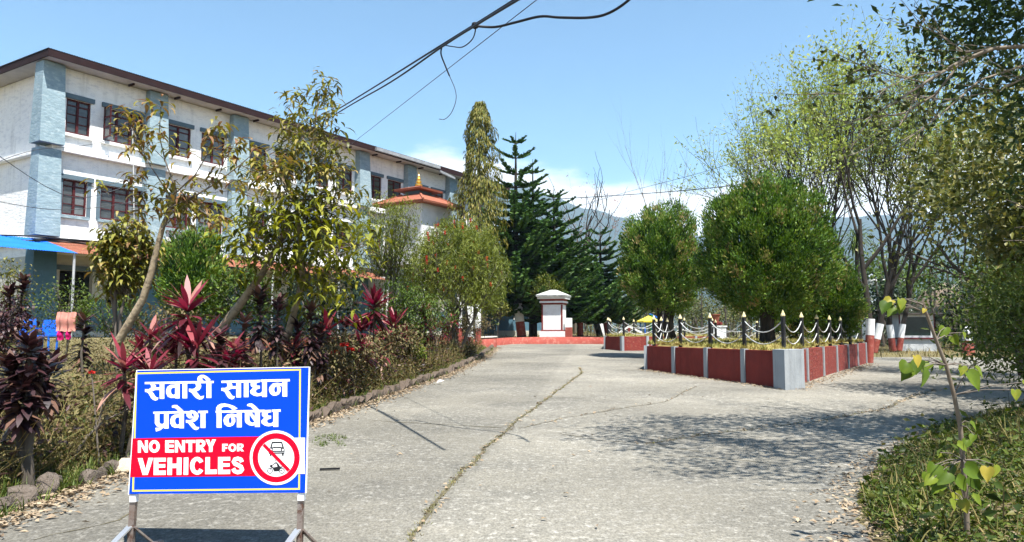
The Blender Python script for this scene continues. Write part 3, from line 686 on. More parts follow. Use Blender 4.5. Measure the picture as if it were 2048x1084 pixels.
gw = [P(470, 672, 24.5), P(600, 680, 26), P(760, 680, 29.5), P(940, 684, 36)]
root = thing('garden_wall', 'low red wall along the back of the garden', 'wall', (gw[0][0], gw[0][1], h(gw[0][0], gw[0][1])))
for a, b in zip(gw[:-1], gw[1:]):
    u = unit(b - a); u[2] = 0; u = unit(u); sd = np.array([-u[1], u[0], 0]); L = np.linalg.norm((b - a)[:2]); z = min(h(a[0], a[1]), h(b[0], b[1]))
    MB().box((a[0], a[1], z - .3), u * (L - .004), sd * .25, BZ * .72).build('wall_panel', m_redp, root)
# ================================================================== MEMORIAL PILLAR, painted posts
pp = P(1108, 672, 43.2); pz = 1.22; rzp = -.28
pil = thing('memorial_pillar', 'white plastered square pillar with red edge lines and sloped cap', 'pillar', (pp[0], pp[1], pz))
c = (pp[0], pp[1], pz)
MB().cbox((c[0], c[1], pz - .3), 1.42, 1.2, .60, rzp).build('base', m_wht, pil)
MB().cbox((c[0], c[1], pz + .301), 1.32, 1.1, .07, rzp).build('red_band', m_red, pil)
MB().cbox((c[0], c[1], pz + .372), 1.20, 1.0, 1.44, rzp).build('shaft', m_wht, pil)
for sx_ in (-1, 1):
    u = np.array([math.cos(rzp), math.sin(rzp), 0]); v_ = np.array([math.sin(rzp), -math.cos(rzp), 0]); p = np.array(c) + u * sx_ * .565 + v_ * .47
    MB().cbox((p[0], p[1], pz + .375), .085, .085, 1.42, rzp).build('edge_line', m_red, pil)
MB().cbox((c[0], c[1], pz + 1.815), 1.30, 1.1, .09, rzp).build('red_band', m_red, pil)
MB().cbox((c[0], c[1], pz + 1.907), 1.42, 1.2, .10, rzp).build('moulding', m_wht, pil)
MB().cbox((c[0], c[1], pz + 2.009), 1.34, 1.12, .12, rzp).build('red_band', m_redp, pil)
MB().cbox((c[0], c[1], pz + 2.131), 1.62, 1.4, .12, rzp).build('moulding', m_wht, pil)
pyr((c[0], c[1]), .84, pz + 2.253, pz + 2.66, .16, rzp).build('cap', pm('lichen_spotted_plaster', (.62, .63, .62), (.3, .32, .32), 4, .9, .4, 8), pil)
MB().box(np.array(c) + u * .72 + v_ * .3 + BZ * -.1, u * .35, v_ * -.3, BZ * 1.15).build('side_block', m_wht, pil)
MB().box(np.array(c) + u * .721 + v_ * .302 + BZ * -.1, u * .36, v_ * -.31, BZ * .62).build('side_block_base', m_redp, pil)
def painted_post(px, pyb, pyt, y, wpx, label, lean=0.0, split=.42):
    b = P(px, pyb, y); t = P(px + lean, pyt, y); b[2] = min(b[2], h(b[0], b[1])) ; r = wpx / FPX * y / 2
    root = thing('painted_post', label, 'post', b, 'red and white painted posts')
    m = along(b, t, split)
    tubes('red_foot', [([b - [0, 0, .1], m], [r * 1.02, r * 1.02])], m_redp, root, 10)
    o = tubes('white_shaft', [([m, t, t + [0, 0, .002]], [r, r * .96, .001])], m_wht, root, 10)
painted_post(919, 668, 595, 31, 11, 'slim red and white post beside the bottlebrush at the garden end')
painted_post(940, 676, 612, 34, 13, 'stout peeling white post between two slim red footed posts', split=.25)
painted_post(956, 666, 608, 35, 12, 'rightmost of the red footed posts at the garden end')
# pot on a pedestal in the far lawn, play shelters
pt = P(1431, 652, 47); pz = 1.30
pot = thing('flower_pot', 'terracotta bucket shaped pot on red scalloped stand and white pedestal', 'pot', (pt[0], pt[1], pz))
MB().cbox((pt[0], pt[1], pz - .4), .92, .92, .88, .3).build('pedestal', m_wht, pot); MB().cbox((pt[0], pt[1], pz + .481), 1.02, 1.02, .08, .3).build('pedestal_slab', m_wht, pot)
MB().lathe((pt[0], pt[1], pz + .562), [(.2, 0), (.3, .06), (.42, .16), (.44, .2), (.3, .24)], 16).build('scalloped_stand', m_red, pot)
for k in range(8):
    a = k * .785; MB().lathe((pt[0] + .36 * math.cos(a), pt[1] + .36 * math.sin(a), pz + .6), [(.03, 0), (.09, .05), (.09, .12), (.03, .17)], 8).build('scallop', m_red, pot)
MB().lathe((pt[0], pt[1], pz + .803), [(.2, 0), (.26, .3), (.29, .42), (.31, .42), (.31, .48), (.27, .48), (.25, .4)], 16).build('bucket', m_tile, pot)
m_ytin = pm('yellow_tin', (.75, .62, .06), (.68, .55, .05), 3, .6)
ut = P(1297, 640, 60)
sh = thing('play_shelter', 'small shelter with yellow pyramid roof beyond the planters', 'shelter', (ut[0], ut[1], 1.3))
pyr((ut[0], ut[1]), .72, 2.22, 2.75, .03, .2).build('roof', m_ytin, sh)
for k in range(4):
    a = .2 + .785 + k * 1.571; MB().cbox((ut[0] + .7 * math.cos(a), ut[1] + .7 * math.sin(a), 1.1), .08, .08, 1.15).build('leg', m_btin, sh)
ut = P(1313, 640, 63)
sh = thing('slide', 'bright blue slide behind the yellow roofed shelter', 'slide', (ut[0], ut[1], 1.3))
MB().box((ut[0] - .5, ut[1], 2.92), (1.15, 0, -.62), (0, .8, 0), (.05, 0, .1)).build('chute', m_btin, sh)
MB().cbox((ut[0] - .4, ut[1] + .3, 1.1), .1, .7, 1.8).build('ladder', pm('green_paint', (.05, .3, .06), None, 3, .6), sh)
MB().cbox((ut[0] + .6, ut[1] + .3, 1.1), .08, .7, 1.18).build('leg', m_btin, sh)
ss = P(1258, 652, 56)
sw = thing('seesaw', 'white bent seesaw beam beyond the far planter', 'seesaw', (ss[0], ss[1], 1.3))
MB().bar((ss[0] - .75, ss[1], 1.40), (ss[0] - .02, ss[1], 1.86), .14, .12).build('arm', m_wht, sw); MB().bar((ss[0] + .02, ss[1], 1.86), (ss[0] + .95, ss[1], 1.42), .14, .12).build('arm', m_wht, sw)
MB().cbox((ss[0], ss[1], 1.15), .16, .16, .62).build('stand', m_red, sw)
sb = P(1204, 650, 58); MB_ = MB().cbox((sb[0], sb[1], 1.1), .75, .5, 1.35); MB_.prism([(sb[0] - .42, sb[1] - .3), (sb[0] + .42, sb[1] - .3), (sb[0] + .42, sb[1] + .3), (sb[0] - .42, sb[1] + .3)], 2.452, [2.5, 2.62, 2.62, 2.5])
tag(MB_.build('white_cabinet', m_wht), 'small white cabinet standing beyond the low kerb wall', 'cabinet')
# ================================================================== GUARD BOOTH, far house, hut, rail fence
gb = P(1836, 697, 44); gz = h(gb[0], gb[1]); br = -.18
bo = thing('guard_booth', 'small guard booth with maroon trim and dark square window across the road', 'booth', (gb[0], gb[1], gz))
m_mar = pm('maroon_trim', (.12, .02, .025), (.09, .015, .02), 4, .7); m_bw = pm('stained_white_plaster', (.55, .57, .58), (.36, .38, .40), 1.6, .9, .3, 8)
u = np.array([math.cos(br), math.sin(br), 0]); v_ = np.array([-math.sin(br), math.cos(br), 0]); g0 = np.array([gb[0], gb[1], gz])
MB().box(g0 - u * 1.02 - BZ * .2, u * 2.04, v_ * 1.5, BZ * .85).build('base_wall', m_bw, bo)
MB().box(g0 - u * 1.12 - v_ * .1 + BZ * .652, u * 2.24, v_ * 1.7, BZ * .08).build('counter', m_mar, bo)
for q in (-.92, .72): MB().box(g0 + u * q + BZ * .733, u * .2, v_ * 1.4, BZ * 1.35).build('corner_post', m_bw, bo)
MB().box(g0 - u * .719 + BZ * .734, u * 1.438, v_ * .1, BZ * .12).build('window_sill', m_bw, bo); MB().box(g0 - u * .719 + BZ * 1.94, u * 1.438, v_ * .1, BZ * .143).build('window_head', m_bw, bo)
MB().box(g0 - u * .718 + v_ * .04 + BZ * .855, u * 1.436, v_ * .03, BZ * 1.084).build('window_pane', pm('dark_green_glass', (.01, .022, .018), (.02, .035, .03), 2, .1), bo)
MB().box(g0 - u * .96 + v_ * -.004 + BZ * .735, u * .06, v_ * .1, BZ * 1.34).build('edge_trim', m_mar, bo); MB().box(g0 + u * .9 + v_ * -.004 + BZ * .735, u * .06, v_ * .1, BZ * 1.34).build('edge_trim', m_mar, bo)
MB().box(g0 - u * 1.3 - v_ * .3 + BZ * 2.09, u * 2.6, v_ * 2.1, BZ * .09).build('roof', m_roof, bo)
hb = P(1775, 690, 64); hz = .45
ho = thing('white_house', 'pale two storey house half hidden behind the painted tree trunks', 'house', (hb[0], hb[1], hz))
MB().cbox((hb[0], hb[1] + 3, hz - .2), 3.4, 6, 3.0).build('wall', m_wht, ho); MB().cbox((hb[0] + .3, hb[1] + 3.4, hz + 2.9), 2.6, 5, 2.5).build('upper_wall', pm('pale_blue_plaster', (.55, .64, .72), (.48, .56, .64), 2, .9), ho)
MB().cbox((hb[0], hb[1] + 2.7, hz + 2.81), 3.9, 6.8, .12).build('slab', m_wht, ho); MB().cbox((hb[0] + .3, hb[1] + 3.3, hz + 5.41), 3.2, 5.8, .14).build('roof_slab', m_wht, ho)
for q in (-1.0, .2): MB().cbox((hb[0] + q, hb[1] - .02, hz + .6), .9, .08, 1.5).build('window', m_glass, ho)
MB().cbox((hb[0] + .4, hb[1] + .87, hz + 3.6), 1.5, .08, .9).build('window', m_glass, ho)
MB().bar((hb[0] - 1.75, hb[1] + .4, hz + 5.0), (hb[0] - .9, hb[1] + .4, hz + 6.0), .5, .08).build('sloping_roof', pm('pale_tin', (.5, .55, .6), None, 3, .5), ho)
tb = P(1890, 600, 66)
hu = thing('thatched_hut', 'brown domed thatched hut roof showing between the trees', 'hut', (tb[0], tb[1], .6))
MB().lathe((tb[0], tb[1], .6), [(1.6, 0), (1.6, 2.6)], 14).build('wall', m_cream, hu)
MB().lathe((tb[0], tb[1], 3.1), [(2.6, -.05), (2.5, .5), (2.1, 1.4), (1.4, 2.2), (.5, 2.6), (.05, 2.7)], 18).build('roof', pm('dry_thatch', (.22, .17, .13), (.15, .12, .095), 3, .95, .8, 14), hu, True)
rf_ = thing('rail_fence', 'dark iron rail fence at the far side of the road on the right', 'fence', (P(1880, 690, 40)[0], 40, h(P(1880, 690, 40)[0], 40)))
m_iron = pm('dark_iron', (.02, .02, .02), (.035, .03, .028), 5, .6)
fx = np.linspace(24.0, 34, 9)
for x in fx: MB().cbox((x, 40 + (x - 24) * -.25, h(x, 40) - .1), .07, .07, 1.25).build('post', m_iron, rf_)
for z in (.35, .65, .98): MB().bar((fx[0], 40, h(fx[0], 40) + z), (fx[-1], 37.5, h(fx[-1], 38) + z), .05, .05).build('rail', m_iron, rf_)
bp_ = P(1936, 692, 38.5)
root = thing('painted_post', 'red footed white spotted bollard by the dark rail fence', 'post', (bp_[0], bp_[1], h(bp_[0], bp_[1])), 'red and white painted posts')
MB().lathe((bp_[0], bp_[1], h(bp_[0], bp_[1]) - .05), [(.36, 0), (.3, .1), (.24, .75)], 12).build('red_foot', m_redp, root)
MB().lathe((bp_[0], bp_[1], h(bp_[0], bp_[1]) + .702), [(.24, 0), (.22, .35), (.2, .62), (.12, .72)], 12).build('white_shaft', pm('spotted_white', (.75, .76, .78), (.12, .13, .15), 9, .8, lo=.5, hi=.56), root)
# ================================================================== SIGN
BL = P(258, 988, 5.30); BR = P(610.5, 985, 5.22); TLs = P(268, 741.5, 5.375)
xv = BR - BL; SW = np.linalg.norm(xv); xv /= SW; yv = TLs - BL; yv -= xv * np.dot(xv, yv); SH = np.linalg.norm(yv); yv /= SH; nv = np.cross(xv, yv)
if nv[1] > 0: nv = -nv
sgn = thing('sign_board', 'blue and red no entry sign board on folding metal feet in the foreground', 'sign', (*(BL + BR)[:2] / 2, 0))
m_sb = pm('sign_vinyl_blue', (.0, .05, .62), (.0, .047, .58), 2, .5, spec=.12); m_sr = pm('sign_vinyl_red', (.64, .0, .02), (.60, .0, .018), 2, .5, spec=.12); m_sw = pm('sign_vinyl_white', (.82, .83, .84), (.78, .79, .8), 2, .42, spec=.3)
m_sy = pm('sign_vinyl_yellow', (.62, .56, .10), (.58, .53, .09), 2, .5, spec=.12); m_sk = pm('sign_ink_black', (.012, .012, .015), None, 2, .5, spec=.3)
m_st = pm('rusty_steel_tube', (.22, .16, .13), (.32, .29, .27), 7, .45, metal=.6, c3=(.13, .07, .05), s3=14); m_alu = pm('bright_steel_plate', (.6, .61, .62), (.5, .5, .5), 6, .35, metal=.7)
def S3(u_, v_2, n_=0.0): return BL + xv * u_ + yv * v_2 + nv * n_
bd = MB().box(S3(0, 0, -.012), xv * SW, yv * SH, nv * .012).build('board', m_sb, sgn)
ef = MB()
ef.box(S3(-.006, -.004, -.016), xv * .0058, yv * (SH + .008), nv * .018); ef.box(S3(SW + .0002, -.004, -.016), xv * .0058, yv * (SH + .008), nv * .018); ef.box(S3(0, SH + .0002, -.016), xv * SW, yv * .005, nv * .018)
ef.build('edge_strip', m_sw, sgn)
# photograph pixel -> place on the board (measuring the print)
_pl = np.array([S3(0, 0), S3(SW, 0), S3(SW, SH), S3(0, SH)])
def onb(px, py):
    d = ray(px, py); o = np.array([0, 0, EYE]); t = np.dot(BL - o, nv) / np.dot(d, nv); q = o + d * t - BL; return np.dot(q, xv), np.dot(q, yv)
LAY = [0]
def printed(name, polys, mat, layer, parent):
    """flat print: every polygon a thin face just above the board"""
    V = []; F = []
    for pl_ in polys:
        LAY[0] += 1; n_ = .0004 + layer * .0008 + (LAY[0] % 40) * .00001
        b = len(V); V += [S3(*onb(*q), n_) for q in pl_]
        a = sum((pl_[i][0] * pl_[(i + 1) % len(pl_)][1] - pl_[(i + 1) % len(pl_)][0] * pl_[i][1]) for i in range(len(pl_)))
        idx = list(range(b, b + len(pl_))); F.append(tuple(idx if a < 0 else idx[::-1]))
    return mk(name, V, F, mat, parent)
def cropm(ox, oy, sc_): return lambda pts, dx=0, dy=0: [(ox + (x + dx) / sc_, oy + (y + dy) / sc_) for x, y in pts]
c1, c2, c3_, c4 = cropm(280, 740, 12.8), cropm(430, 740, 12.8), cropm(290, 800, 12.8), cropm(420, 800, 12.8); c5 = cropm(260, 870, 8.5333); c6 = cropm(490, 855, 9.03)
def rc(x0, x1, y0, y1): return [(x0, y0), (x1, y0), (x1, y1), (x0, y1)]
sa = [(230, 350), (370, 350), (408, 400), (412, 445), (510, 445), (510, 512), (390, 512), (300, 552), (345, 590), (400, 680), (440, 705), (478, 705), (455, 760), (400, 785), (330, 760), (280, 710), (220, 600), (170, 565), (130, 565), (130, 490), (230, 490), (280, 455), (288, 410), (265, 365)]
va = [(905, 372), (780, 378), (700, 430), (668, 520), (672, 600), (710, 680), (790, 715), (905, 712), (905, 620), (850, 638), (810, 610), (790, 540), (805, 480), (850, 450), (905, 450)]
ra = [(1380, 330), (1540, 330), (1572, 400), (1555, 470), (1510, 520), (1440, 542), (1480, 590), (1540, 672), (1580, 672), (1640, 655), (1635, 705), (1590, 748), (1520, 755), (1440, 720), (1380, 660), (1320, 580), (1255, 550), (1255, 475), (1340, 487), (1400, 470), (1438, 420), (1425, 360)]
ii = [(1480, 295), (1468, 220), (1490, 165), (1560, 125), (1640, 125), (1720, 165), (1815, 250), (1760, 290), (1700, 290), (1680, 240), (1620, 200), (1585, 210), (1600, 245), (1640, 290)]
dha = [(985, 258), (1150, 250), (1150, 315), (1090, 322), (1052, 355), (1080, 400), (1150, 400), (1150, 475), (1085, 490), (1045, 530), (1060, 580), (1120, 600), (1180, 580), (1212, 540), (1212, 650), (1080, 675), (980, 650), (910, 600), (900, 530), (975, 455), (920, 410), (912, 350), (940, 300)]
na = [(1735, 350), (1600, 325), (1480, 345), (1400, 430), (1382, 510), (1410, 600), (1480, 655), (1560, 660), (1640, 620), (1690, 530), (1685, 450), (1640, 400), (1735, 425)]
nah = [(1580, 410), (1530, 450), (1520, 510), (1540, 565), (1575, 570), (1598, 520), (1590, 450)]
ee = [(690, 150), (740, 128), (820, 128), (900, 190), (1000, 290), (1000, 345), (885, 345), (840, 270), (780, 210), (690, 190)]
pa_ = [(255, 340), (372, 340), (372, 580), (410, 612), (460, 610), (500, 575), (500, 690), (470, 712), (400, 770), (285, 808), (268, 712), (390, 705), (300, 670), (255, 600)]
sha = [(1095, 300), (1180, 265), (1270, 275), (1350, 330), (1378, 410), (1350, 490), (1290, 545), (1215, 570), (1250, 600), (1310, 680), (1350, 690), (1395, 690), (1370, 745), (1310, 770), (1240, 745), (1170, 670), (1110, 590), (1050, 580), (1050, 508), (1130, 518), (1200, 500), (1250, 440), (1255, 380), (1230, 340), (1200, 345), (1195, 390), (1240, 430), (1200, 470), (1130, 470), (1070, 420), (1065, 350)]
arc = [(160, 285), (160, 200), (200, 135), (280, 95), (380, 88), (500, 110), (620, 155), (710, 215), (620, 258), (575, 258), (520, 200), (440, 168), (350, 175), (295, 205), (285, 285)]
ssa = [(895, 305), (1010, 305), (1012, 520), (1050, 570), (1100, 580), (1140, 560), (1160, 640), (1080, 660), (1000, 645), (920, 590), (895, 530)]
W = [c1([(125, 308), (1890, 278), (1890, 335), (125, 362)]), c1(sa), c1(rc(505, 625, 345, 738)), c1(va), c1(rc(900, 1020, 340, 728)), c1(rc(1088, 1210, 335, 725)), c1(ra), c1(rc(1703, 1828, 325, 715)), c1(ii),
     c2([(165, 275), (992, 255), (992, 318), (165, 332)]), c2(sa, 35, -32), c2(rc(545, 668, 310, 702)), c2(rc(740, 860, 310, 695)), c2(dha), c2(rc(1208, 1330, 295, 690)), c2([(1170, 245), (1918, 230), (1918, 290), (1170, 305)]), c2(na), c2(rc(1728, 1850, 285, 680)),
     c3_([(215, 300), (1100, 285), (1100, 340), (215, 352)]), c3_([(1362, 278), (1612, 272), (1612, 332), (1362, 335)]), c3_(pa_), c3_(rc(490, 608, 340, 730)), c3_(va, -22, -5), c3_(rc(880, 1000, 335, 724)), c3_(ee), c3_(sha), c3_(rc(1425, 1550, 325, 715)),
     c4([(145, 275), (1400, 248), (1400, 312), (145, 328)]), c4([(1585, 245), (1810, 240), (1810, 298), (1585, 302)]), c4(rc(172, 298, 315, 710)), c4(arc), c4(na, -1038, 22), c4(rc(690, 815, 310, 700)), c4(ssa), c4([(1000, 312), (1065, 315), (1160, 440), (1150, 570), (1130, 540), (1010, 370)]), c4(rc(1150, 1278, 300, 690)), c4(ee, 262, -38), c4(dha, 415, 0), c4(rc(1622, 1750, 295, 688))]
printed('border_stripe', [[(271, 745), (602, 737.5), (602, 741), (271, 748.6)], [(598.5, 741), (602, 741), (600, 979.5), (596.5, 979.5)], [(264.5, 979.8), (597, 976), (597, 979.5), (264, 983.4)], [(271, 748.6), (274.6, 748.6), (268, 979.8), (264.3, 979.8)]], m_sy, 0, sgn)
printed('red_band', [[(262.6, 876.8), (545, 872.5), (545, 951.5), (260.2, 954.2)]], m_sr, 1, sgn)
printed('lettering', W, m_sw, 1, sgn)
printed('letter_counter', [c2(nah), c4(nah, -1038, 22)], m_sb, 3, sgn)
def ell(cx, cy_, rx, ry, n=48): return [(cx + rx * math.cos(2 * math.pi * k / n), cy_ + ry * math.sin(2 * math.pi * k / n)) for k in range(n)]
def annul(cx, cy_, rx, ry, ix, iy, a0, a1, n=30):
    o_ = [(cx + rx * math.cos(a0 + (a1 - a0) * k / n), cy_ + ry * math.sin(a0 + (a1 - a0) * k / n)) for k in range(n + 1)]
    i_ = [(cx + ix * math.cos(a0 + (a1 - a0) * k / n), cy_ + iy * math.sin(a0 + (a1 - a0) * k / n)) for k in range(n + 1)]
    return o_ + i_[::-1]
def strokep(pts, wd):
    p = np.array(pts, float); t = unit(np.gradient(p, axis=0)); nn = np.stack([-t[:, 1], t[:, 0]], 1) * wd / 2; return [tuple(q) for q in p + nn] + [tuple(q) for q in (p - nn)[::-1]]
N_ = [(137, 95), (190, 95), (258, 215), (258, 92), (308, 92), (308, 298), (255, 298), (190, 180), (187, 302), (137, 302)]
R_ = [(1130, 82), (1240, 80), (1285, 105), (1290, 160), (1265, 200), (1240, 208), (1300, 290), (1232, 292), (1190, 220), (1188, 290), (1130, 292)]; Rh = [(1188, 125), (1225, 125), (1235, 145), (1225, 165), (1188, 168)]
E_ = [(408, 390), (615, 388), (615, 452), (488, 454), (488, 498), (605, 496), (605, 555), (488, 557), (488, 608), (615, 606), (612, 680), (405, 683)]
def r2(pts): return [((x - 1130) * .70 + 1828, (y - 82) * .62 + 148) for x, y in pts]
EN = [N_, [(603, 90), (755, 90), (755, 135), (665, 135), (665, 165), (748, 165), (748, 212), (665, 212), (665, 248), (755, 248), (755, 298), (603, 298)], [(x + 632, y - 4) for x, y in N_],
      [(952, 85), (1118, 85), (1118, 135), (1062, 135), (1062, 292), (1003, 292), (1003, 135), (952, 135)], R_, [(1290, 78), (1355, 78), (1380, 145), (1405, 76), (1470, 75), (1412, 200), (1410, 288), (1350, 290), (1350, 200)],
      [(1575, 150), (1672, 150), (1672, 182), (1622, 182), (1622, 205), (1662, 205), (1662, 235), (1622, 235), (1622, 280), (1575, 280)], r2(R_),
      [(135, 395), (215, 392), (268, 580), (320, 388), (400, 388), (305, 680), (218, 682)], E_, [(645, 388), (722, 388), (720, 490), (802, 488), (805, 385), (885, 385), (880, 680), (800, 680), (800, 562), (720, 565), (718, 682), (640, 682)],
      [(920, 385), (1000, 383), (995, 678), (915, 680)], annul(1148, 525, 122, 152, 45, 84, .55, 2 * math.pi - .52), [(1290, 378), (1368, 376), (1365, 590), (1485, 588), (1482, 665), (1285, 668)], [(x + 1098, y - 15) for x, y in E_],
      strokep([(1912, 462), (1893, 418), (1842, 401), (1792, 417), (1771, 455), (1792, 489), (1845, 512), (1898, 543), (1917, 588), (1892, 622), (1840, 635), (1788, 618), (1763, 572)], 72),
      annul(418, 195, 93, 108, 38, 54, 0, 6.2832), annul(1750, 215, 68, 70, 28, 36, 0, 6.2832)]
printed('lettering', [c5(q) for q in EN], m_sw, 2, sgn); printed('letter_counter', [c5(Rh), c5(r2(Rh))], m_sr, 4, sgn)
printed('white_patch', [[(589, 875.5), (610.3, 875.2), (609.8, 947.5), (589, 947.8)]], m_sw, 2, sgn)
dsc = printed('prohibition_disc', [c6(ell(566, 546, 476, 494))], m_sw, 3, sgn)
printed('red_ring', [c6(annul(566, 545, 428, 446, 326, 342, 0, 6.2832, 60))], m_sr, 4, dsc)
printed('car_pictogram', [c6(q) for q in (strokep([(470, 375), (497, 270), (665, 268), (695, 370)], 30), [(485, 262), (670, 258), (668, 282), (490, 286)], [(480, 360), (530, 348), (580, 345), (650, 350), (690, 362), (690, 382), (640, 372), (580, 368), (520, 372), (490, 390)], annul(685, 402, 36, 34, 20, 20, 0, 6.2832, 20), annul(468, 396, 30, 30, 20, 20, 0, 6.2832, 20), [(655, 370), (672, 380), (668, 430), (648, 430)], [(485, 375), (503, 385), (505, 432), (488, 430)], [(490, 420), (722, 420), (722, 438), (490, 440)], [(430, 452), (720, 448), (720, 470), (430, 474)], [(450, 470), (478, 470), (476, 514), (452, 514)], [(670, 468), (704, 468), (702, 512), (672, 512)])], m_sk, 4, dsc)
printed('motorcycle_pictogram', [c6(q) for q in (annul(455, 782, 52, 53, 38, 39, 0, 6.2832, 24), annul(668, 782, 52, 53, 38, 39, 0, 6.2832, 24), [(452, 680), (500, 668), (545, 632), (570, 620), (605, 655), (640, 705), (690, 700), (670, 722), (640, 735), (625, 790), (530, 795), (505, 740), (480, 720), (455, 715)], [(640, 768), (680, 772), (680, 788), (640, 790)], strokep([(455, 780), (480, 720)], 10), strokep([(535, 580), (560, 595), (545, 610)], 8))], m_sk, 4, dsc)
printed('rider_gap', [c6([(500, 690), (545, 655), (570, 650), (590, 705), (520, 718), (505, 712)])], m_sw, 5, dsc)
printed('red_bar', [c6([(322, 328), (362, 288), (820, 752), (775, 796)])], m_sr, 6, dsc)
for k, (px_, yy) in enumerate(((264.0, 5.30), (600.5, 5.22))):
    u0, v0 = onb(px_, 988); a = S3(u0, .02, -.030); b = S3(u0, -.14, -.032); foot = np.array([b[0] - .004, b[1] - .01, .012])
    MB().bar(foot, S3(u0, SH * .97, -.030), .038).build('leg', m_st, sgn)
    MB().bar(S3(u0, -.005, -.030), S3(u0, -.055, -.0305), .043).build('white_collar', m_sw, sgn)
    top = foot + np.array([0, 0, .145])
    for s_ in (-1, 1):
        MB().bar(top + np.array([s_ * .012, 0, 0]), foot + np.array([s_ * .09, -.16 if s_ < 0 else .10, .02]), .05, .012).build('brace', m_alu if s_ < 0 else m_st, sgn)
    MB().bar(foot + np.array([-.14, -.24, .0]), foot + np.array([.14, .17, .0]), .04, .022).build('foot_bar', m_st, sgn)
# ================================================================== VEGETATION
m_bark = pm('grey_brown_bark', (.10, .085, .068), (.06, .05, .042), 6, .95, .8, 14, stretch=(1, 1, .25))
m_bark2 = pm('pale_tan_bark', (.36, .29, .195), (.24, .185, .12), 5, .9, .5, 18, c3=(.10, .08, .06), s3=8)
m_bark3 = pm('dark_trunk_bark', (.024, .020, .017), (.042, .035, .028), 6, .95, .8, 14, stretch=(1, 1, .25))
m_twig = pm('grey_twig', (.17, .145, .12), (.12, .10, .085), 5, .9)
L_thuja = lm('thuja_sprays', [(.018, .045, .010), (.055, .12, .016), (.105, .19, .026), (.17, .25, .042), (.28, .22, .085)], .55, .3)
L_pine = lm('norfolk_pine_needles', [(.02, .055, .018), (.04, .10, .026), (.075, .15, .036), (.13, .20, .05)], .5, .2)
L_ashoka = lm('hanging_olive_leaves', [(.06, .075, .014), (.11, .125, .02), (.19, .18, .035), (.26, .22, .06)], .4, .3)
L_bottle = lm('bottlebrush_leaves', [(.055, .075, .015), (.10, .13, .02), (.16, .19, .03), (.22, .22, .06)], .5, .35)
L_mango = lm('bronze_green_leaves', [(.05, .055, .012), (.11, .12, .018), (.19, .19, .028), (.26, .21, .055), (.20, .10, .05)], .3, .3, .6)
L_yel = lm('lime_drooping_leaves', [(.05, .06, .010), (.13, .15, .015), (.23, .24, .025), (.36, .34, .05)], .3, .4, .6)
L_airy = lm('fresh_spring_leaves', [(.15, .21, .04), (.22, .29, .055), (.30, .35, .085), (.28, .28, .09)], .5, .4)
L_dark = lm('dark_glossy_leaves', [(.010, .022, .010), (.018, .038, .014), (.03, .055, .02), (.05, .075, .025)], .35, .2, .6)
L_gold = lm('yellowing_leaves', [(.02, .03, .008), (.05, .065, .012), (.10, .115, .02), (.19, .18, .045), (.36, .31, .13)], .35, .35, .6)
L_green = lm('mid_green_leaves', [(.025, .045, .010), (.05, .085, .015), (.08, .13, .02), (.13, .17, .03)], .4, .3)
L_sap = lm('bright_sapling_leaves', [(.045, .085, .008), (.09, .14, .012), (.16, .20, .02), (.34, .27, .04)], .45, .33)
L_red = lm('crimson_cordyline_leaves', [(.035, .006, .010), (.085, .010, .018), (.16, .015, .032), (.24, .04, .055), (.38, .21, .16)], .3, .3, .7)
L_pur = lm('dark_purple_cordyline_leaves', [(.012, .006, .009), (.024, .010, .014), (.042, .016, .02), (.07, .03, .028), (.14, .075, .05)], .3, .15, .7)
L_dry = lm('dry_weeds', [(.07, .055, .025), (.13, .105, .04), (.22, .17, .07), (.10, .11, .025), (.30, .23, .10)], .8, .25)
L_weed = lm('green_weeds', [(.03, .05, .010), (.06, .095, .016), (.10, .14, .025), (.15, .17, .04)], .5, .3)
L_mix = lm('scrubby_mixed_leaves', [(.03, .035, .012), (.07, .075, .022), (.12, .11, .04), (.18, .14, .07), (.09, .06, .035), (.22, .19, .08)], .6, .3)
L_lit = lm('fallen_leaves', [(.20, .145, .09), (.29, .22, .145), (.37, .30, .21), (.14, .095, .062)], .8, .1)
m_flow = lm('scarlet_flower', [(.45, .02, .015), (.6, .05, .03)], .6, .3)
m_pink = pm('faded_pink_cloth', (.55, .26, .21), (.48, .20, .17), 8, .9); m_mag = pm('magenta_cloth', (.55, .01, .16), (.45, .008, .13), 6, .9)

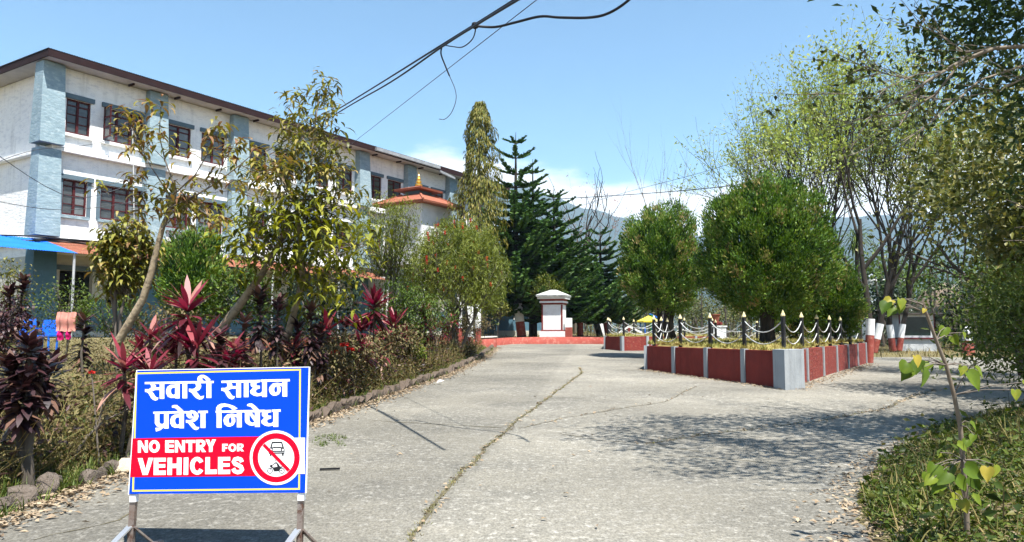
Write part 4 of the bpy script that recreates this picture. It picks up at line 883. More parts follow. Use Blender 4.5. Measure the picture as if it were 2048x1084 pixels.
# ---- topiary thujas on the planters
def thuja(name, label, cx, cyy, zb_, zt, rx, seed, nclump, per, trunk_z, trunks):
    rg = rng_(seed); root = thing(name, label, 'tree', (cx, cyy, trunk_z))
    polys = []
    for dx, dy, r in trunks: polys.append(([(cx + dx, cyy + dy, trunk_z - .1), (cx + dx * .6, cyy + dy * .6, trunk_z + .5), (cx + dx * 1.2, cyy + dy, zb_ + 1.2), (cx + dx * 2, cyy + dy * 2, zt - 1)], [r, r * .85, r * .6, r * .2]))
    tubes('trunk', polys, m_bark3, root, 8)
    zc = zb_ + (zt - zb_) * .44; rz_u = zt - zc; rz_d = zc - zb_
    d = rdir(rg, nclump); rr = .72 + .28 * np.sqrt(rg.random(nclump))
    # lumpy outline
    lump = 1 + .07 * np.sin(d[:, 0] * 5 + seed) * np.sin(d[:, 1] * 4) + .06 * np.sin(d[:, 2] * 7 + d[:, 0] * 3)
    c = np.stack([cx + d[:, 0] * rx * rr * lump, cyy + d[:, 1] * rx * rr * lump, zc + d[:, 2] * np.where(d[:, 2] > 0, rz_u, rz_d) * rr * lump], 1)
    pos = (c[:, None] + rg.normal(0, .088, (nclump, per, 3)) * np.array([1, 1, 1.3])).reshape(-1, 3)
    dd = np.repeat(d, per, 0); ld = unit(dd * .55 + np.array([0, 0, .75]) + rg.normal(0, .35, pos.shape))
    nrm = rdir(rg, len(pos))
    tone = np.clip(np.repeat(.45 + .28 * rg.normal(0, 1, nclump) * .8, per) + rg.normal(0, .13, len(pos)), 0, .93)
    brown = np.repeat(rg.random(nclump) < .06, per) & (rg.random(len(pos)) < .6); tone[brown] = 1.0
    leaves('crown', pos, ld, nrm, .075 + .075 * rg.random(len(pos)), .032 + .022 * rg.random(len(pos)), L_thuja, root, rg, T4, F4, tone)
    # dark leaf core: the crown's inner shade is put into its tone
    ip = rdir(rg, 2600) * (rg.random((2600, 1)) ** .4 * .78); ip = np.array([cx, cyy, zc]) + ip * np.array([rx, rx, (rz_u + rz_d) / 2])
    leaves('inner_shade_leaves', ip, unit(ip - np.array([cx, cyy, zb_ - .5])), rdir(rg, 2600), .30, .16, L_thuja, root, rg, T4, F4, rg.random(2600) * .25)
    return root
thuja('thuja_tree', 'largest clipped round thuja tree on the near planter', P(1530, 500, 22.2)[0], 22.2, 1.85, 6.05, 1.93, 1, 950, 46, ZP + .05, [(-.1, 0, .17), (.18, .1, .14), (.02, -.15, .13)])
thuja('thuja_tree', 'second rounded thuja tree left of the largest, on the farther planter', P(1322, 500, 29)[0], 29.0, 2.15, 6.45, 1.62, 2, 640, 46, 1.2, [(.25, 0, .16), (-.1, .1, .13), (.5, .0, .12)])
thuja('thuja_bush', 'small dense thuja bush at the right end of the near planter', P(1668, 590, 26.5)[0], 26.5, 1.35, 3.75, .98, 3, 360, 46, ZP, [(0, 0, .08)])
thuja('thuja_bush', 'low dark thuja bush in the gap behind the largest thuja', P(1590, 600, 29.5)[0], 29.5, 1.3, 3.1, 1.0, 4, 260, 36, ZP, [(0, 0, .08)])
# ---- Norfolk island pines
def norfolk(label, px, y, zbase, ztop, rbase, seed, tiers, zlow, lean=0, paint=True, leadfrac=.06):
    rg = rng_(seed); x = P(px, 600, y)[0]; root = thing('norfolk_pine', label, 'tree', (x, y, zbase))
    def ax(z): return np.array([x + lean * min(1, (z - zbase) / 3.0) , y, z])
    zz = np.linspace(zbase - .1, ztop, 12); r0 = .14 + .012 * (ztop - zbase)
    tubes('trunk', [([ax(z) for z in zz], [max(.012, r0 * (1 - (z - zbase) / (ztop - zbase)) ** .8) for z in zz])], m_bark3, root, 8)
    if paint:
        for nm, a, b, mt in (('red_band', .0, .85, m_redp), ('white_band', .85, 1.95, m_wht)):
            q = np.linspace(zbase + a, zbase + b, 4); tubes(nm, [([ax(z) for z in q], [r0 * (1 - (z - zbase) / (ztop - zbase)) ** .8 + .012 for z in q])], mt, root, 10)
    br = []; pos = []; dr = []; nm_ = []; ln = []; wd_ = []; vv = []
    z = zlow; k = 0; step = (ztop - zlow) / tiers
    while z < ztop - .25:
        f = (z - zlow) / (ztop - zlow); R = rbase * (1 - f) ** .66 * (.9 + .2 * rg.random()) + .18
        if f < .12: R *= .8 + f * 1.6
        nb = 6 if f < .75 else 5; a0 = rg.random() * 6.28
        for j in range(nb):
            a = a0 + j * 6.283 / nb + rg.normal(0, .12); e0 = .08 + .30 * f ** 2; r_ = R * (.85 + .3 * rg.random())
            pts = []; p = ax(z)
            for s_ in range(6):
                u = s_ / 5; pts.append(p + np.array([math.cos(a), math.sin(a), 0]) * r_ * u + np.array([0, 0, r_ * (math.tan(e0) * u - (.22 * (1 - f)) * math.sin(u * 3.14) + .10 * u * u)]))
            br.append((pts, [.035 * (1 - f) + .010] * 5 + [.004])); pts = np.array(pts)
            m = max(7, int(r_ * 9)); u = .14 + .86 * (np.arange(m) + rg.random(m) * .5) / m; q = np.minimum(u, .999) * 5; i = q.astype(int); c = pts[i] + (pts[i + 1] - pts[i]) * (q - i)[:, None]
            t = unit(pts[-1] - pts[0]); sd = unit(np.cross(t, [0, 0, 1]))
            for sgn_ in (-1, 1):
                pos.append(c); dr.append(unit(t * .75 + sd * sgn_ * .8 + np.array([0, 0, .25]) + rg.normal(0, .12, c.shape))); ln.append((.16 + .30 * r_ / 3.0 * 1.2) * (1.15 - .55 * u) * (.8 + .4 * rg.random(m))); nm_.append(rdir(rg, m, .2, 1)); vv.append(np.clip(.35 + .3 * u + rg.normal(0, .15, m), 0, 1))
            pos.append(c); dr.append(unit(t * .6 + np.array([0, 0, .8]) + rg.normal(0, .2, c.shape))); ln.append(.16 * (1.2 - .4 * u)); nm_.append(rdir(rg, m)); vv.append(np.clip(.5 + .3 * u + rg.normal(0, .15, m), 0, 1))
            pos.append(c); dr.append(unit(t + rg.normal(0, .15, c.shape))); ln.append(np.full(m, .22)); nm_.append(rdir(rg, m)); vv.append(rg.random(m) * .5)
        z += step * (.75 + .5 * rg.random()) * (.68 + 1.2 * sstep(.45, .75, f)); k += 1
    tubes('branches', br, m_bark3, root, 4)
    pos = np.concatenate(pos); n_ = len(pos); ln = np.concatenate(ln)
    V1, F1 = lv(pos, np.concatenate(dr), np.concatenate(nm_), ln, ln * .36 + .04, T5, F5)
    V2, F2 = lv(pos, np.concatenate(dr), np.roll(np.concatenate(nm_), 7, 0), ln, ln * .32 + .04, T4, F4)
    v = np.concatenate(vv)
    mknp('crown', np.concatenate([V1, V2]), [F1, F2 + len(V1)], L_pine, root, np.concatenate([np.repeat(v, 5), np.repeat(v, 4)]))
    return root
norfolk('tallest norfolk pine with open tiered top behind the white pillar', 1043, 46, 1.25, 13.9, 3.5, 11, 22, 2.9, -.35)
norfolk('slimmer norfolk pine whose tip shows just right of the tallest one', 1066, 49, 1.25, 12.9, 2.5, 12, 20, 3.2, 0, False)
norfolk('broad norfolk pine right of the white pillar', 1118, 48, 1.25, 10.9, 3.4, 13, 22, 2.6, -.3)
norfolk('bushy low norfolk pine between the pillar and the far planter', 1160, 51, 1.25, 7.0, 2.4, 15, 14, 2.4)
norfolk('small norfolk pine just left of the second thuja', 1216, 52, 1.25, 8.9, 3.0, 14, 17, 2.5, -.5)
# ---- columnar hanging ashoka
rg = rng_(21); ax_, ay = P(958, 600, 39)[0], 39.0
ash = thing('ashoka_tree', 'tall narrow ashoka tree with hanging leaves against the sky', 'tree', (ax_, ay, 1.2))
tubes('trunk', [([(ax_, ay, 1.1), (ax_ + .1, ay, 5), (ax_ - .05, ay, 10), (ax_, ay, 13.3)], [.16, .13, .08, .02])], m_bark, ash, 7)
n_ = 9500; z = 3.6 + 10.1 * rg.random(n_) ** .9
rad = np.interp(z, [3.6, 5, 7.5, 8.8, 9.6, 11, 12.6, 13.6], [.7, 1.25, 1.45, 1.15, .80, .74, .60, .18]); a = rg.random(n_) * 6.283
lobe = 1 + .38 * np.sin(a * 3 + z * 2.1) * np.sin(z * 3.3) + .22 * np.sin(z * 5.3 + 2 * a); rr = rad * lobe * (.45 + .6 * rg.random(n_) ** .6)
sw_ = .35 * sstep(8.5, 6.5, z) * -1
pos = np.stack([ax_ + sw_ + rr * np.cos(a), ay + rr * np.sin(a), z], 1)
dr = unit(np.stack([np.cos(a) * .35, np.sin(a) * .35, -np.ones(n_)], 1) + rg.normal(0, .22, (n_, 3)))
leaves('crown', pos, dr, np.stack([np.cos(a), np.sin(a), .3 * np.ones(n_)], 1) + rg.normal(0, .4, (n_, 3)), .20 + .12 * rg.random(n_), .045 + .02 * rg.random(n_), L_ashoka, ash, rg, T5, F5)
br = []
for k in range(60):
    z0 = 4.5 + 8.5 * rg.random(); q = rg.random() * 6.28; r = float(np.interp(z0, [3.6, 7.5, 9.6, 13.6], [.9, 1.3, .75, .2])); br.append(([(ax_, ay, z0), (ax_ + r * .6 * math.cos(q), ay + r * .6 * math.sin(q), z0 - .2), (ax_ + r * math.cos(q), ay + r * math.sin(q), z0 - .9)], [.02, .015, .006]))
tubes('branches', br, m_twig, ash, 4)
# ---- weeping bottlebrush with red flowers
rg = rng_(22); bx, by = P(915, 600, 27.5)[0], 27.5; bz = h(bx, by)
bb = thing('bottlebrush_tree', 'weeping bottlebrush tree with scattered red flowers at the garden end', 'tree', (bx, by, bz))
polys = []; tips = []
for k in range(4): grow(rg, (bx + rg.normal(0, .08), by + rg.normal(0, .08), bz), unit(np.array([rg.normal(0, .25), rg.normal(0, .25), 1])), 1.9, .075, 3, dict(n=[0, 4, 4, 4], up=.12, wig=.14, spread=.55, ratio=.72, rr=.6), polys, tips)
tubes('trunk', polys[:4], m_bark, bb, 7); tubes('branches', polys[4:], m_twig, bb, 4)
n_ = 680; c = np.array([bx, by, bz + 3.45]) + rdir(rg, n_, -.65, 1) * np.array([1.95, 1.95, 1.95]) * (.5 + .45 * rg.random((n_, 1))); per = 46
hang = rg.random((n_, per, 1)) * np.array([0, 0, -1.0]) * (.5 + .8 * rg.random((n_, 1, 1)))
outw = (c - np.array([bx, by, bz + 3]))[:, None, :] * np.array([.10, .10, 0]) * np.abs(hang[:, :, 2:3])
pos = (c[:, None] + hang + outw + rg.normal(0, .05, (n_, per, 3))).reshape(-1, 3); ld = unit(np.array([0, 0, -.6]) + rg.normal(0, .55, pos.shape))
tone = np.clip(np.repeat(rg.random(n_), per) * .6 + rg.random(len(pos)) * .4, 0, 1)
leaves('crown', pos, ld, rdir(rg, len(pos)), .14 + .08 * rg.random(len(pos)), .026, L_bottle, bb, rg, T4, F4, tone)
for k in range(60):
    q = c[rg.integers(0, n_)] + np.array([rg.normal(0, .15), -.25 - .2 * rg.random(), -.3 * rg.random()]); m = 60
    u = rdir(rg, m); u[:, 2] *= .5; pp_ = np.repeat(q[None], m, 0) + np.array([0, 0, 1]) * (rg.random((m, 1)) - .5) * .14
    leaves('flower', pp_, u, rdir(rg, m), .05, .012, m_flow, bb, rg)
# ---- broad leaved garden trees
def droop_cluster(rg, tips_p, per, L, W, spread=.08, el=(-.2, .5), droop=(1.0, 1.9)):
    n = len(tips_p); pos = (np.asarray(tips_p)[:, None] + rg.normal(0, spread, (n, per, 3))).reshape(-1, 3); k = len(pos)
    return blv(pos, rg.random(k) * 6.283, el[0] + (el[1] - el[0]) * rg.random(k), droop[0] + (droop[1] - droop[0]) * rg.random(k), L * (.7 + .6 * rg.random(k)), W * (.8 + .4 * rg.random(k)), 3, [.25, 1, .75, .05])
def leafy(root, rg, pts, per, L, W, mat, tone=None, nm='crown', **kw):
    V, F, m = droop_cluster(rg, pts, per, L, W, **kw); k = len(V) // m
    v = np.clip(np.repeat(rg.random(len(pts)), per) * .55 + rg.random(k) * .45, 0, 1) if tone is None else tone(rg, k)
    return mknp(nm, V, F, mat, root, np.repeat(v, m))
def pxpoly(pts, y0, y1=None):
    y1 = y1 or y0; n = len(pts); return [P(p[0], p[1], y0 + (y1 - y0) * i / max(1, n - 1)) for i, p in enumerate(pts)]
# slender leaning tree with bronze tips
rg = rng_(31); yb_ = 12.5; tr = pxpoly([(232, 690), (262, 640), (286, 598), (302, 548), (314, 498), (326, 452), (345, 408), (352, 380)], yb_, 12.2)
b0 = tr[0].copy(); b0[2] = h(b0[0], b0[1])
t1 = thing('young_tree', 'slender leaning young tree with pale trunk and sparse bronze leaves', 'tree', b0)
tubes('trunk', [(tr, [.07, .066, .06, .054, .048, .042, .034, .024])], m_bark2, t1, 9)
lim = [([(340, 415), (375, 400), (430, 368), (480, 330), (515, 300)], .02), ([(352, 380), (330, 320), (318, 270), (322, 215)], .016), ([(345, 400), (300, 330), (270, 270), (248, 225)], .014), ([(352, 385), (390, 350), (420, 300), (440, 250)], .014), ([(352, 392), (300, 370), (250, 362), (200, 372)], .010),
       ([(480, 330), (520, 345), (560, 330)], .010), ([(430, 368), (450, 320), (470, 285)], .010), ([(330, 320), (300, 290), (285, 260)], .008), ([(360, 380), (400, 420), (430, 440)], .010), ([(322, 460), (360, 420), (400, 400)], .012), ([(345, 400), (310, 395), (280, 420)], .010)]
tp = []; bp2 = []
for pts, r in lim:
    q = np.array(pxpoly(pts, 12.2, 12.2 + rg.normal(0, .5))); bp2.append((q, np.linspace(r, r * .3, len(q))))
    for j in range(5):
        u = .4 + .6 * rg.random(); i = u * (len(q) - 1); i0 = min(int(i), len(q) - 2); c = q[i0] + (q[i0 + 1] - q[i0]) * (i - i0); e = c + rg.normal(0, .13, 3); tp.append(e); bp2.append(([c, e], [.006, .003]))
    tp.append(q[-1]); tp.append(q[-1] + rg.normal(0, .05, 3))
tubes('branches', bp2, m_twig, t1, 5)
tp += [P(350 + rg.normal(0, 28), 390 + rg.normal(0, 28), 12.2 + rg.normal(0, .2)) for _ in range(26)]
leafy(t1, rg, tp, 9, .20, .055, L_mango, tone=lambda r, k: np.clip(r.random(k) * .65 + .38, 0, 1), spread=.07)
# bigger tree with lime drooping leaves and a tall leader
rg = rng_(32); tr = pxpoly([(436, 672), (455, 640), (482, 606), (500, 580), (524, 548), (548, 505), (580, 450), (610, 395), (622, 330), (630, 250), (640, 180)], 14.5, 14.0)
b0 = tr[0].copy(); b0[2] = h(b0[0], b0[1])
t2 = thing('garden_tree', 'broad garden tree with lime drooping leaves and a tall thin leader', 'tree', b0)
tubes('trunk', [(tr, [.09, .085, .08, .075, .066, .054, .042, .03, .022, .015, .007])], m_bark2, t2, 9)
tr2 = pxpoly([(560, 705), (578, 660), (592, 610), (606, 560), (600, 500), (596, 420), (560, 350), (530, 300)], 14.4, 13.8); tubes('second_stem', [(tr2, [.075, .07, .065, .055, .045, .03, .018, .008])], m_bark2, t2, 8)
tp = []; br = []
def limb(a, b, y, r, nsub, sp):
    q0 = P(*a, y); q1 = P(*b, y + rg.normal(0, .5)); md = (q0 + q1) / 2 + rg.normal(0, .12, 3); br.append(([q0, md, q1], [r, r * .7, r * .3]))
    for _ in range(nsub):
        u = .3 + .7 * rg.random(); c = q0 + (q1 - q0) * u; e = c + rg.normal(0, sp, 3); br.append(([c, e], [.008, .003])); tp.append(e)
    tp.append(q1)
for a, b in (((548, 505), (490, 440)), ((548, 505), (520, 400)), ((580, 450), (660, 420)), ((580, 450), (700, 470)), ((600, 500), (690, 500)), ((600, 500), (735, 490)), ((560, 500), (500, 520)), ((606, 540), (680, 560)), ((606, 540), (640, 600)), ((548, 505), (480, 490)), ((610, 420), (560, 360)), ((610, 400), (680, 370)), ((590, 450), (545, 420)), ((600, 500), (610, 430)), ((600, 520), (560, 560)), ((600, 500), (650, 460)), ((590, 480), (530, 470)), ((600, 470), (640, 400))): limb(a, b, 14.2, .022, 12, .32)
for a, b in (((615, 370), (570, 300)), ((622, 330), (680, 290)), ((625, 300), (600, 230)), ((628, 270), (670, 215)), ((630, 250), (580, 190)), ((635, 220), (660, 165)), ((620, 340), (560, 330)), ((622, 330), (690, 330)), ((596, 420), (720, 400)), ((618, 360), (640, 300)), ((625, 300), (640, 240)), ((628, 280), (560, 240)), ((620, 350), (600, 290)), ((596, 400), (520, 330)), ((600, 390), (480, 380)), ((560, 350), (470, 330))): limb(a, b, 14.1, .012, 7, .14)
tubes('branches', br, m_twig, t2, 5)
tp = np.array(tp); hi_ = tp[:, 2] > 3.95
leafy(t2, rg, tp[~hi_], 9, .27, .07, L_yel, spread=.16)
leafy(t2, rg, tp[hi_], 11, .21, .052, L_mango, nm='upper_crown', tone=lambda r, k: r.random(k) * .85, spread=.08)
# young mango-like tree at left
def bushy(name, label, cat, px, pyb, y, zt, r, n, per, L, W, mat, seed, stem=.03, barkm=None, zlow=None, nst=3, sp=.10, kw={}):
    rg = rng_(seed); b = P(px, pyb, y); x = b[0]; zb_ = h(x, y); root = thing(name, label, cat, (x, y, zb_)); st = []
    zlow = zlow if zlow is not None else zb_ + .35 * (zt - zb_); zc = (zlow + zt) / 2
    c = np.array([x, y, zc]) + rdir(rg, n) * np.array([r, r, (zt - zlow) / 2]) * (.35 + .65 * rg.random((n, 1)) ** .6)
    for k in range(nst): st.append(([(x + rg.normal(0, .04), y + rg.normal(0, .04), zb_ - .05), (x + rg.normal(0, r * .2), y + rg.normal(0, r * .2), (zb_ + zc) / 2), tuple(c[rg.integers(0, n)])], [stem, stem * .8, stem * .3]))
    for k in range(min(n, 40)): st.append(([(x + rg.normal(0, r * .15), y, zb_ + (zc - zb_) * .7), tuple(c[k])], [stem * .35, .004]))
    tubes('stem', st, barkm or m_twig, root, 5); leafy(root, rg, c, per, L, W, mat, spread=sp, **kw); return root
bushy('young_tree', 'bushy young tree with bronze yellow leaves before the awning', 'tree', 243, 690, 15.5, P(245, 432, 15.5)[2], .58, 190, 11, .22, .065, L_mango, 41, .05, zlow=P(245, 600, 15.5)[2])
bushy('oleander_shrub', 'narrow leaved green shrub below the bronze young tree', 'shrub', 225, 700, 17, P(225, 585, 17)[2], .75, 90, 10, .22, .028, L_green, 42, .02, kw=dict(el=(.2, 1.1), droop=(.3, 1.2)))
bushy('pale_shrub', 'sparse pale leaved shrub holding the pink cloth', 'shrub', 130, 690, 18, P(130, 560, 18)[2], .72, 110, 10, .09, .035, L_weed, 43, .02, sp=.09)
bushy('broadleaf_shrub', 'dense green broadleaf shrub right of the cypress', 'shrub', 470, 690, 19, P(470, 525, 19)[2], 1.05, 190, 10, .13, .07, L_green, 44, .03, zlow=P(470, 650, 19)[2])
bushy('broadleaf_shrub', 'dark leaved broadleaf shrub behind the second stem of the garden tree', 'shrub', 640, 690, 18, P(640, 520, 18)[2], 1.0, 170, 10, .13, .06, L_dark, 45, .03, zlow=P(600, 660, 18)[2])
bushy('olive_bush', 'tall olive coloured bush in front of the entrance pavilion', 'shrub', 770, 690, 22.5, P(770, 385, 22.5)[2], 1.15, 420, 20, .13, .026, L_bottle, 46, .05, zlow=P(770, 575, 22.5)[2], nst=5)
bushy('olive_bush', 'dark twiggy bush left of the white pavilion column', 'shrub', 800, 700, 22, P(800, 560, 22)[2], 1.0, 300, 12, .12, .035, L_green, 47, .03)
bushy('croton_bush', 'round yellow green topiary bush on a thin stem by the kerb wall', 'shrub', 994, 670, 40.5, P(994, 592, 40.5)[2], .62, 130, 10, .14, .06, L_gold, 48, .045, zlow=P(994, 634, 40.5)[2], nst=1)
bushy('olive_bush', 'olive green rounded bush above the white pillar', 'shrub', 1098, 660, 44.6, P(1098, 545, 44.6)[2], 1.1, 260, 12, .16, .03, L_bottle, 49, .06, zlow=P(1098, 618, 44.6)[2], nst=3)
bushy('hibiscus_bush', 'twiggy bush at the garden end beside the painted posts', 'shrub', 865, 705, 24, P(865, 590, 24)[2], .8, 110, 9, .10, .04, L_green, 50, .02)
bushy('yellow_shrub', 'yellowish shrub at the left edge of the picture', 'shrub', 15, 690, 18, P(15, 515, 18)[2], .55, 80, 9, .11, .045, L_gold, 51, .02)
bushy('garden_shrub', 'low weedy shrub right above the sign corner', 'shrub', 655, 690, 14.6, P(655, 700, 14.6)[2], 0.5, 150, 10, .11, .038, L_mix, 300, .018)
bushy('garden_shrub', 'grey green shrub between the crimson cordylines', 'shrub', 705, 690, 16.5, P(705, 672, 16.5)[2], 0.7, 150, 10, .11, .038, L_mix, 301, .018)
bushy('garden_shrub', 'dry twiggy shrub right of the tall crimson cordyline', 'shrub', 795, 690, 20, P(795, 655, 20)[2], 0.7, 150, 10, .11, .038, L_mix, 302, .018)
bushy('garden_shrub', 'green shrub below the white pavilion column', 'shrub', 825, 690, 21.5, P(825, 590, 21.5)[2], 0.75, 150, 10, .11, .038, L_green, 303, .018)
bushy('garden_shrub', 'weedy shrub below the bottlebrush', 'shrub', 905, 690, 27.5, P(905, 600, 27.5)[2], 0.8, 150, 10, .11, .038, L_mix, 304, .018)
bushy('garden_shrub', 'low shrub at the far end of the garden bed', 'shrub', 945, 690, 33, P(945, 625, 33)[2], 0.8, 150, 10, .11, .038, L_mix, 305, .018)
bushy('garden_shrub', 'green shrub behind the twin purple cordylines', 'shrub', 560, 690, 16, P(560, 590, 16)[2], 0.8, 150, 10, .11, .038, L_green, 306, .018)
bushy('garden_shrub', 'weedy shrub behind the largest crimson cordyline', 'shrub', 330, 690, 14, P(330, 610, 14)[2], 0.7, 150, 10, .11, .038, L_mix, 307, .018)
bushy('garden_shrub', 'small yellow green shrub beside the brick edging', 'shrub', 815, 740, 20.5, P(815, 690, 20.5)[2], 0.45, 150, 10, .11, .038, L_sap, 308, .018)
bushy('garden_shrub', 'dark leaved shrub at the left before the blue chairs', 'shrub', 8, 720, 12.5, P(8, 610, 12.5)[2], 0.55, 150, 10, .11, .038, L_pur, 309, .018)
# round cypress bush in the garden
thuja('cypress_bush', 'fine textured round cypress bush before the rust red awning', P(388, 540, 20.5)[0], 20.5, P(388, 640, 20.5)[2], P(388, 462, 20.5)[2], .86, 6, 300, 40, 1.0, [(0, 0, .07)])
# ---- cordylines
def cordyline(name, label, heads, y, mat, seed, pyb, L, W, n, stemr=.022, el=(-.45, 1.25), droop=(.15, 1.1), length=.30, stack=1.0, grp=None):
    """heads: (px, py of the head centre); one cane for each head"""
    rg = rng_(seed); b = P(heads[0][0], pyb, y); zb_ = h(b[0], y); root = thing(name, label, 'plant', (b[0], y, zb_), grp); st = []; VV = []; FF = []; vv = []; o = 0
    for px, py in heads:
        c = P(px, py, y + rg.normal(0, .12)); st.append(([(b[0] + (c[0] - b[0]) * .15 + rg.normal(0, .03), y, zb_ - .05), (c[0] * .6 + b[0] * .4, y, zb_ + (c[2] - zb_) * .5), tuple(c)], [stemr * 1.3, stemr, stemr * .7]))
        k = n; f = rg.random(k); zz = -length * (f ** 1.0) * stack
        pos = c + np.stack([rg.normal(0, .01, k), rg.normal(0, .01, k), zz], 1)
        e = el[1] - (el[1] - el[0]) * f ** .6 + rg.normal(0, .12, k); dr = droop[0] + (droop[1] - droop[0]) * f * rg.random(k)
        V, F, m = blv(pos, np.arange(k) * 2.39996 + rg.normal(0, .2, k), e, dr, L * (.75 + .4 * rg.random(k)) * (.8 + .2 * f), W * (.8 + .4 * rg.random(k)), 4)
        tone = np.clip(.66 - .5 * f + rg.normal(0, .24, k), 0, .93); dead = (f > .75) & (rg.random(k) < .35); tone[dead] = 1.0
        VV.append(V); FF.append(F + o); o += len(V); vv.append(np.repeat(tone, m))
    tubes('cane', st, m_bark, root, 6)
    mknp('foliage', np.concatenate(VV), np.concatenate(FF), mat, root, np.concatenate(vv)); return root
CR, CD = 'crimson cordylines in the garden', 'dark purple cordylines in the garden'
cordyline('cordyline', 'largest crimson cordyline with long strap leaves above the sign', [(376, 610), (352, 700), (395, 690)], 9.2, L_red, 61, 800, .54, .075, 64, grp=CR)
cordyline('cordyline', 'crimson cordyline leaning out at the left of the sign top', [(248, 725), (300, 738)], 8.6, L_red, 62, 830, .46, .06, 46, grp=CR)
cordyline('cordyline', 'tall crimson cordyline in the middle of the garden', [(748, 606), (722, 655)], 17.0, L_red, 63, 780, .64, .085, 70, grp=CR)
cordyline('cordyline', 'small crimson cordyline just left of the white column', [(846, 628)], 22.0, L_red, 64, 740, .64, .09, 60, grp=CR)
cordyline('cordyline', 'drooping pinkish cordyline low beside the brick edging', [(762, 700)], 17.5, L_red, 65, 780, .48, .06, 34, el=(-.4, 1.3), droop=(.8, 2.0), grp=CR)
cordyline('cordyline', 'low faded red cordyline just right of the sign top', [(676, 745)], 14.6, L_red, 66, 800, .42, .06, 36, el=(-.3, 1.3), droop=(.8, 2.0), grp=CR)
cordyline('cordyline', 'reddish cordyline nearest to the painted posts', [(885, 650), (905, 630)], 25, L_red, 67, 720, .4, .07, 24, grp=CR)
cordyline('cordyline', 'crimson cordyline between the scarlet flowers and the brick edging', [(705, 700), (722, 690)], 15.4, L_red, 161, 790, .46, .065, 46, grp=CR)
cordyline('cordyline', 'crimson cordyline low below the white pavilion column', [(808, 672)], 20.2, L_red, 162, 740, .52, .075, 46, grp=CR)
for _i, (_px, _py, _y, _lb) in enumerate(((470, 690, 12.2, 'crimson cordyline rising between the sign and the twin purple ones'), (588, 690, 14.2, 'crimson cordyline at the foot of the second pale stem'), (655, 655, 16.5, 'crimson cordyline behind the bed of scarlet flowers'), (788, 650, 20.5, 'crimson cordyline right of the tallest mid garden one'), (862, 655, 24.5, 'crimson cordyline close left of the bottlebrush trunk'), (300, 668, 11.5, 'crimson cordyline beside the foot of the slender leaning tree'))):
    cordyline('cordyline', _lb, [(_px, _py), (_px - 16, _py + 26)], _y, L_red, 171 + _i, 760, .034 * _y + .06, .005 * _y + .012, 46, grp=CR)
dk = dict(el=(-.35, 1.15), droop=(.4, 1.3), length=.85, grp=CD)
cordyline('cordyline', 'big dark purple cordyline at the left edge with ragged dead skirt', [(58, 690), (22, 728), (88, 728), (50, 765)], 7.0, L_pur, 71, 950, .25, .07, 110, .03, el=(-.4, 1.15), droop=(.4, 1.4), length=.36, grp=CD)
cordyline('cordyline', 'purple cordyline right behind the blue sign top', [(440, 665), (425, 700)], 10.8, L_pur, 72, 800, .28, .075, 134, **dk)
cordyline('cordyline', 'left one of the twin tall purple cordylines', [(520, 585)], 12.6, L_pur, 73, 760, .28, .075, 136, **dk)
cordyline('cordyline', 'right one of the twin tall purple cordylines', [(556, 604)], 12.9, L_pur, 74, 760, .28, .075, 136, **dk)
cordyline('cordyline', 'purple cordyline with bright yellow shoot above it', [(622, 618), (640, 660)], 13.6, L_pur, 75, 790, .28, .075, 136, **dk)
cordyline('cordyline', 'purple cordyline far left before the blue awning', [(20, 580), (48, 560), (10, 640)], 14.5, L_pur, 76, 700, .28, .075, 130, **dk)
cordyline('cordyline', 'small purple cordyline at the left rising behind the big one', [(75, 706), (110, 715)], 9.0, L_pur, 77, 760, .28, .075, 110, **dk)
cordyline('cordyline', 'small purple cordyline close to the brick edging', [(912, 680)], 28, L_pur, 78, 740, .28, .075, 120, **dk)
cordyline('cordyline', 'low purple cordyline beside the edging in mid garden', [(880, 702)], 24, L_pur, 79, 750, .28, .075, 114, **dk)
for _i, (_px, _py, _y, _lb) in enumerate(((488, 640, 13.4, 'purple cordyline just left of the twin tall ones'), (596, 650, 14.4, 'purple cordyline right of the twin tall ones'), (690, 640, 17.2, 'purple cordyline half hidden left of the tall crimson one'), (830, 668, 22.5, 'purple cordyline below the small crimson one by the column'), (170, 640, 13.5, 'purple cordyline under the bushy bronze young tree'))):
    cordyline('cordyline', _lb, [(_px, _py)], _y, L_pur, 181 + _i, 760, .3, .08, 120, **dk)
# yellow shoot and red hibiscus flower
rg = rng_(80); c = P(628, 590, 13.5); yo = thing('yellow_shoot', 'bright yellow drooping shoot over the purple cordyline', 'plant', c - [0, 0, .35])
blades('leaf_tuft', np.repeat(c[None], 9, 0), np.arange(9) * .7, .9, 2.2, .2, .035, L_sap, yo, rg, 4, np.full(9, .95)); tubes('stem', [([c - [0, 0, .35], c], [.008, .005])], m_twig, yo, 5)
for px, py, y in ((690, 690, 14.7), (668, 705, 14.6), (183, 745, 8.2), (700, 700, 14.9)):
    c = P(px, py, y); root = thing('red_flower', {690: 'largest scarlet flower near the garden edge', 668: 'scarlet flower left of the largest one', 183: 'single small red flower on a bare twig at left', 700: 'scarlet flower right beside the largest one'}[px], 'flower', (c[0], y, h(c[0], y)))
    leaves('petals', np.repeat(c[None], 14, 0), rdir(rg, 14, -.3, .6), rdir(rg, 14), .11 if px != 183 else .04, .08 if px != 183 else .03, m_flow, root, rg, T5, F5); tubes('stem', [([(c[0] + .1, y + .05, h(c[0], y) - .03), (c[0] + .03, y, c[2] - .2), tuple(c)], [.012, .008, .005])], m_twig, root, 5)
bushy('hibiscus_bush', 'leafy bush carrying the scarlet flowers near the garden edge', 'shrub', 682, 760, 15.1, P(682, 660, 15.1)[2], .48, 90, 9, .11, .045, L_mix, 52, .015)
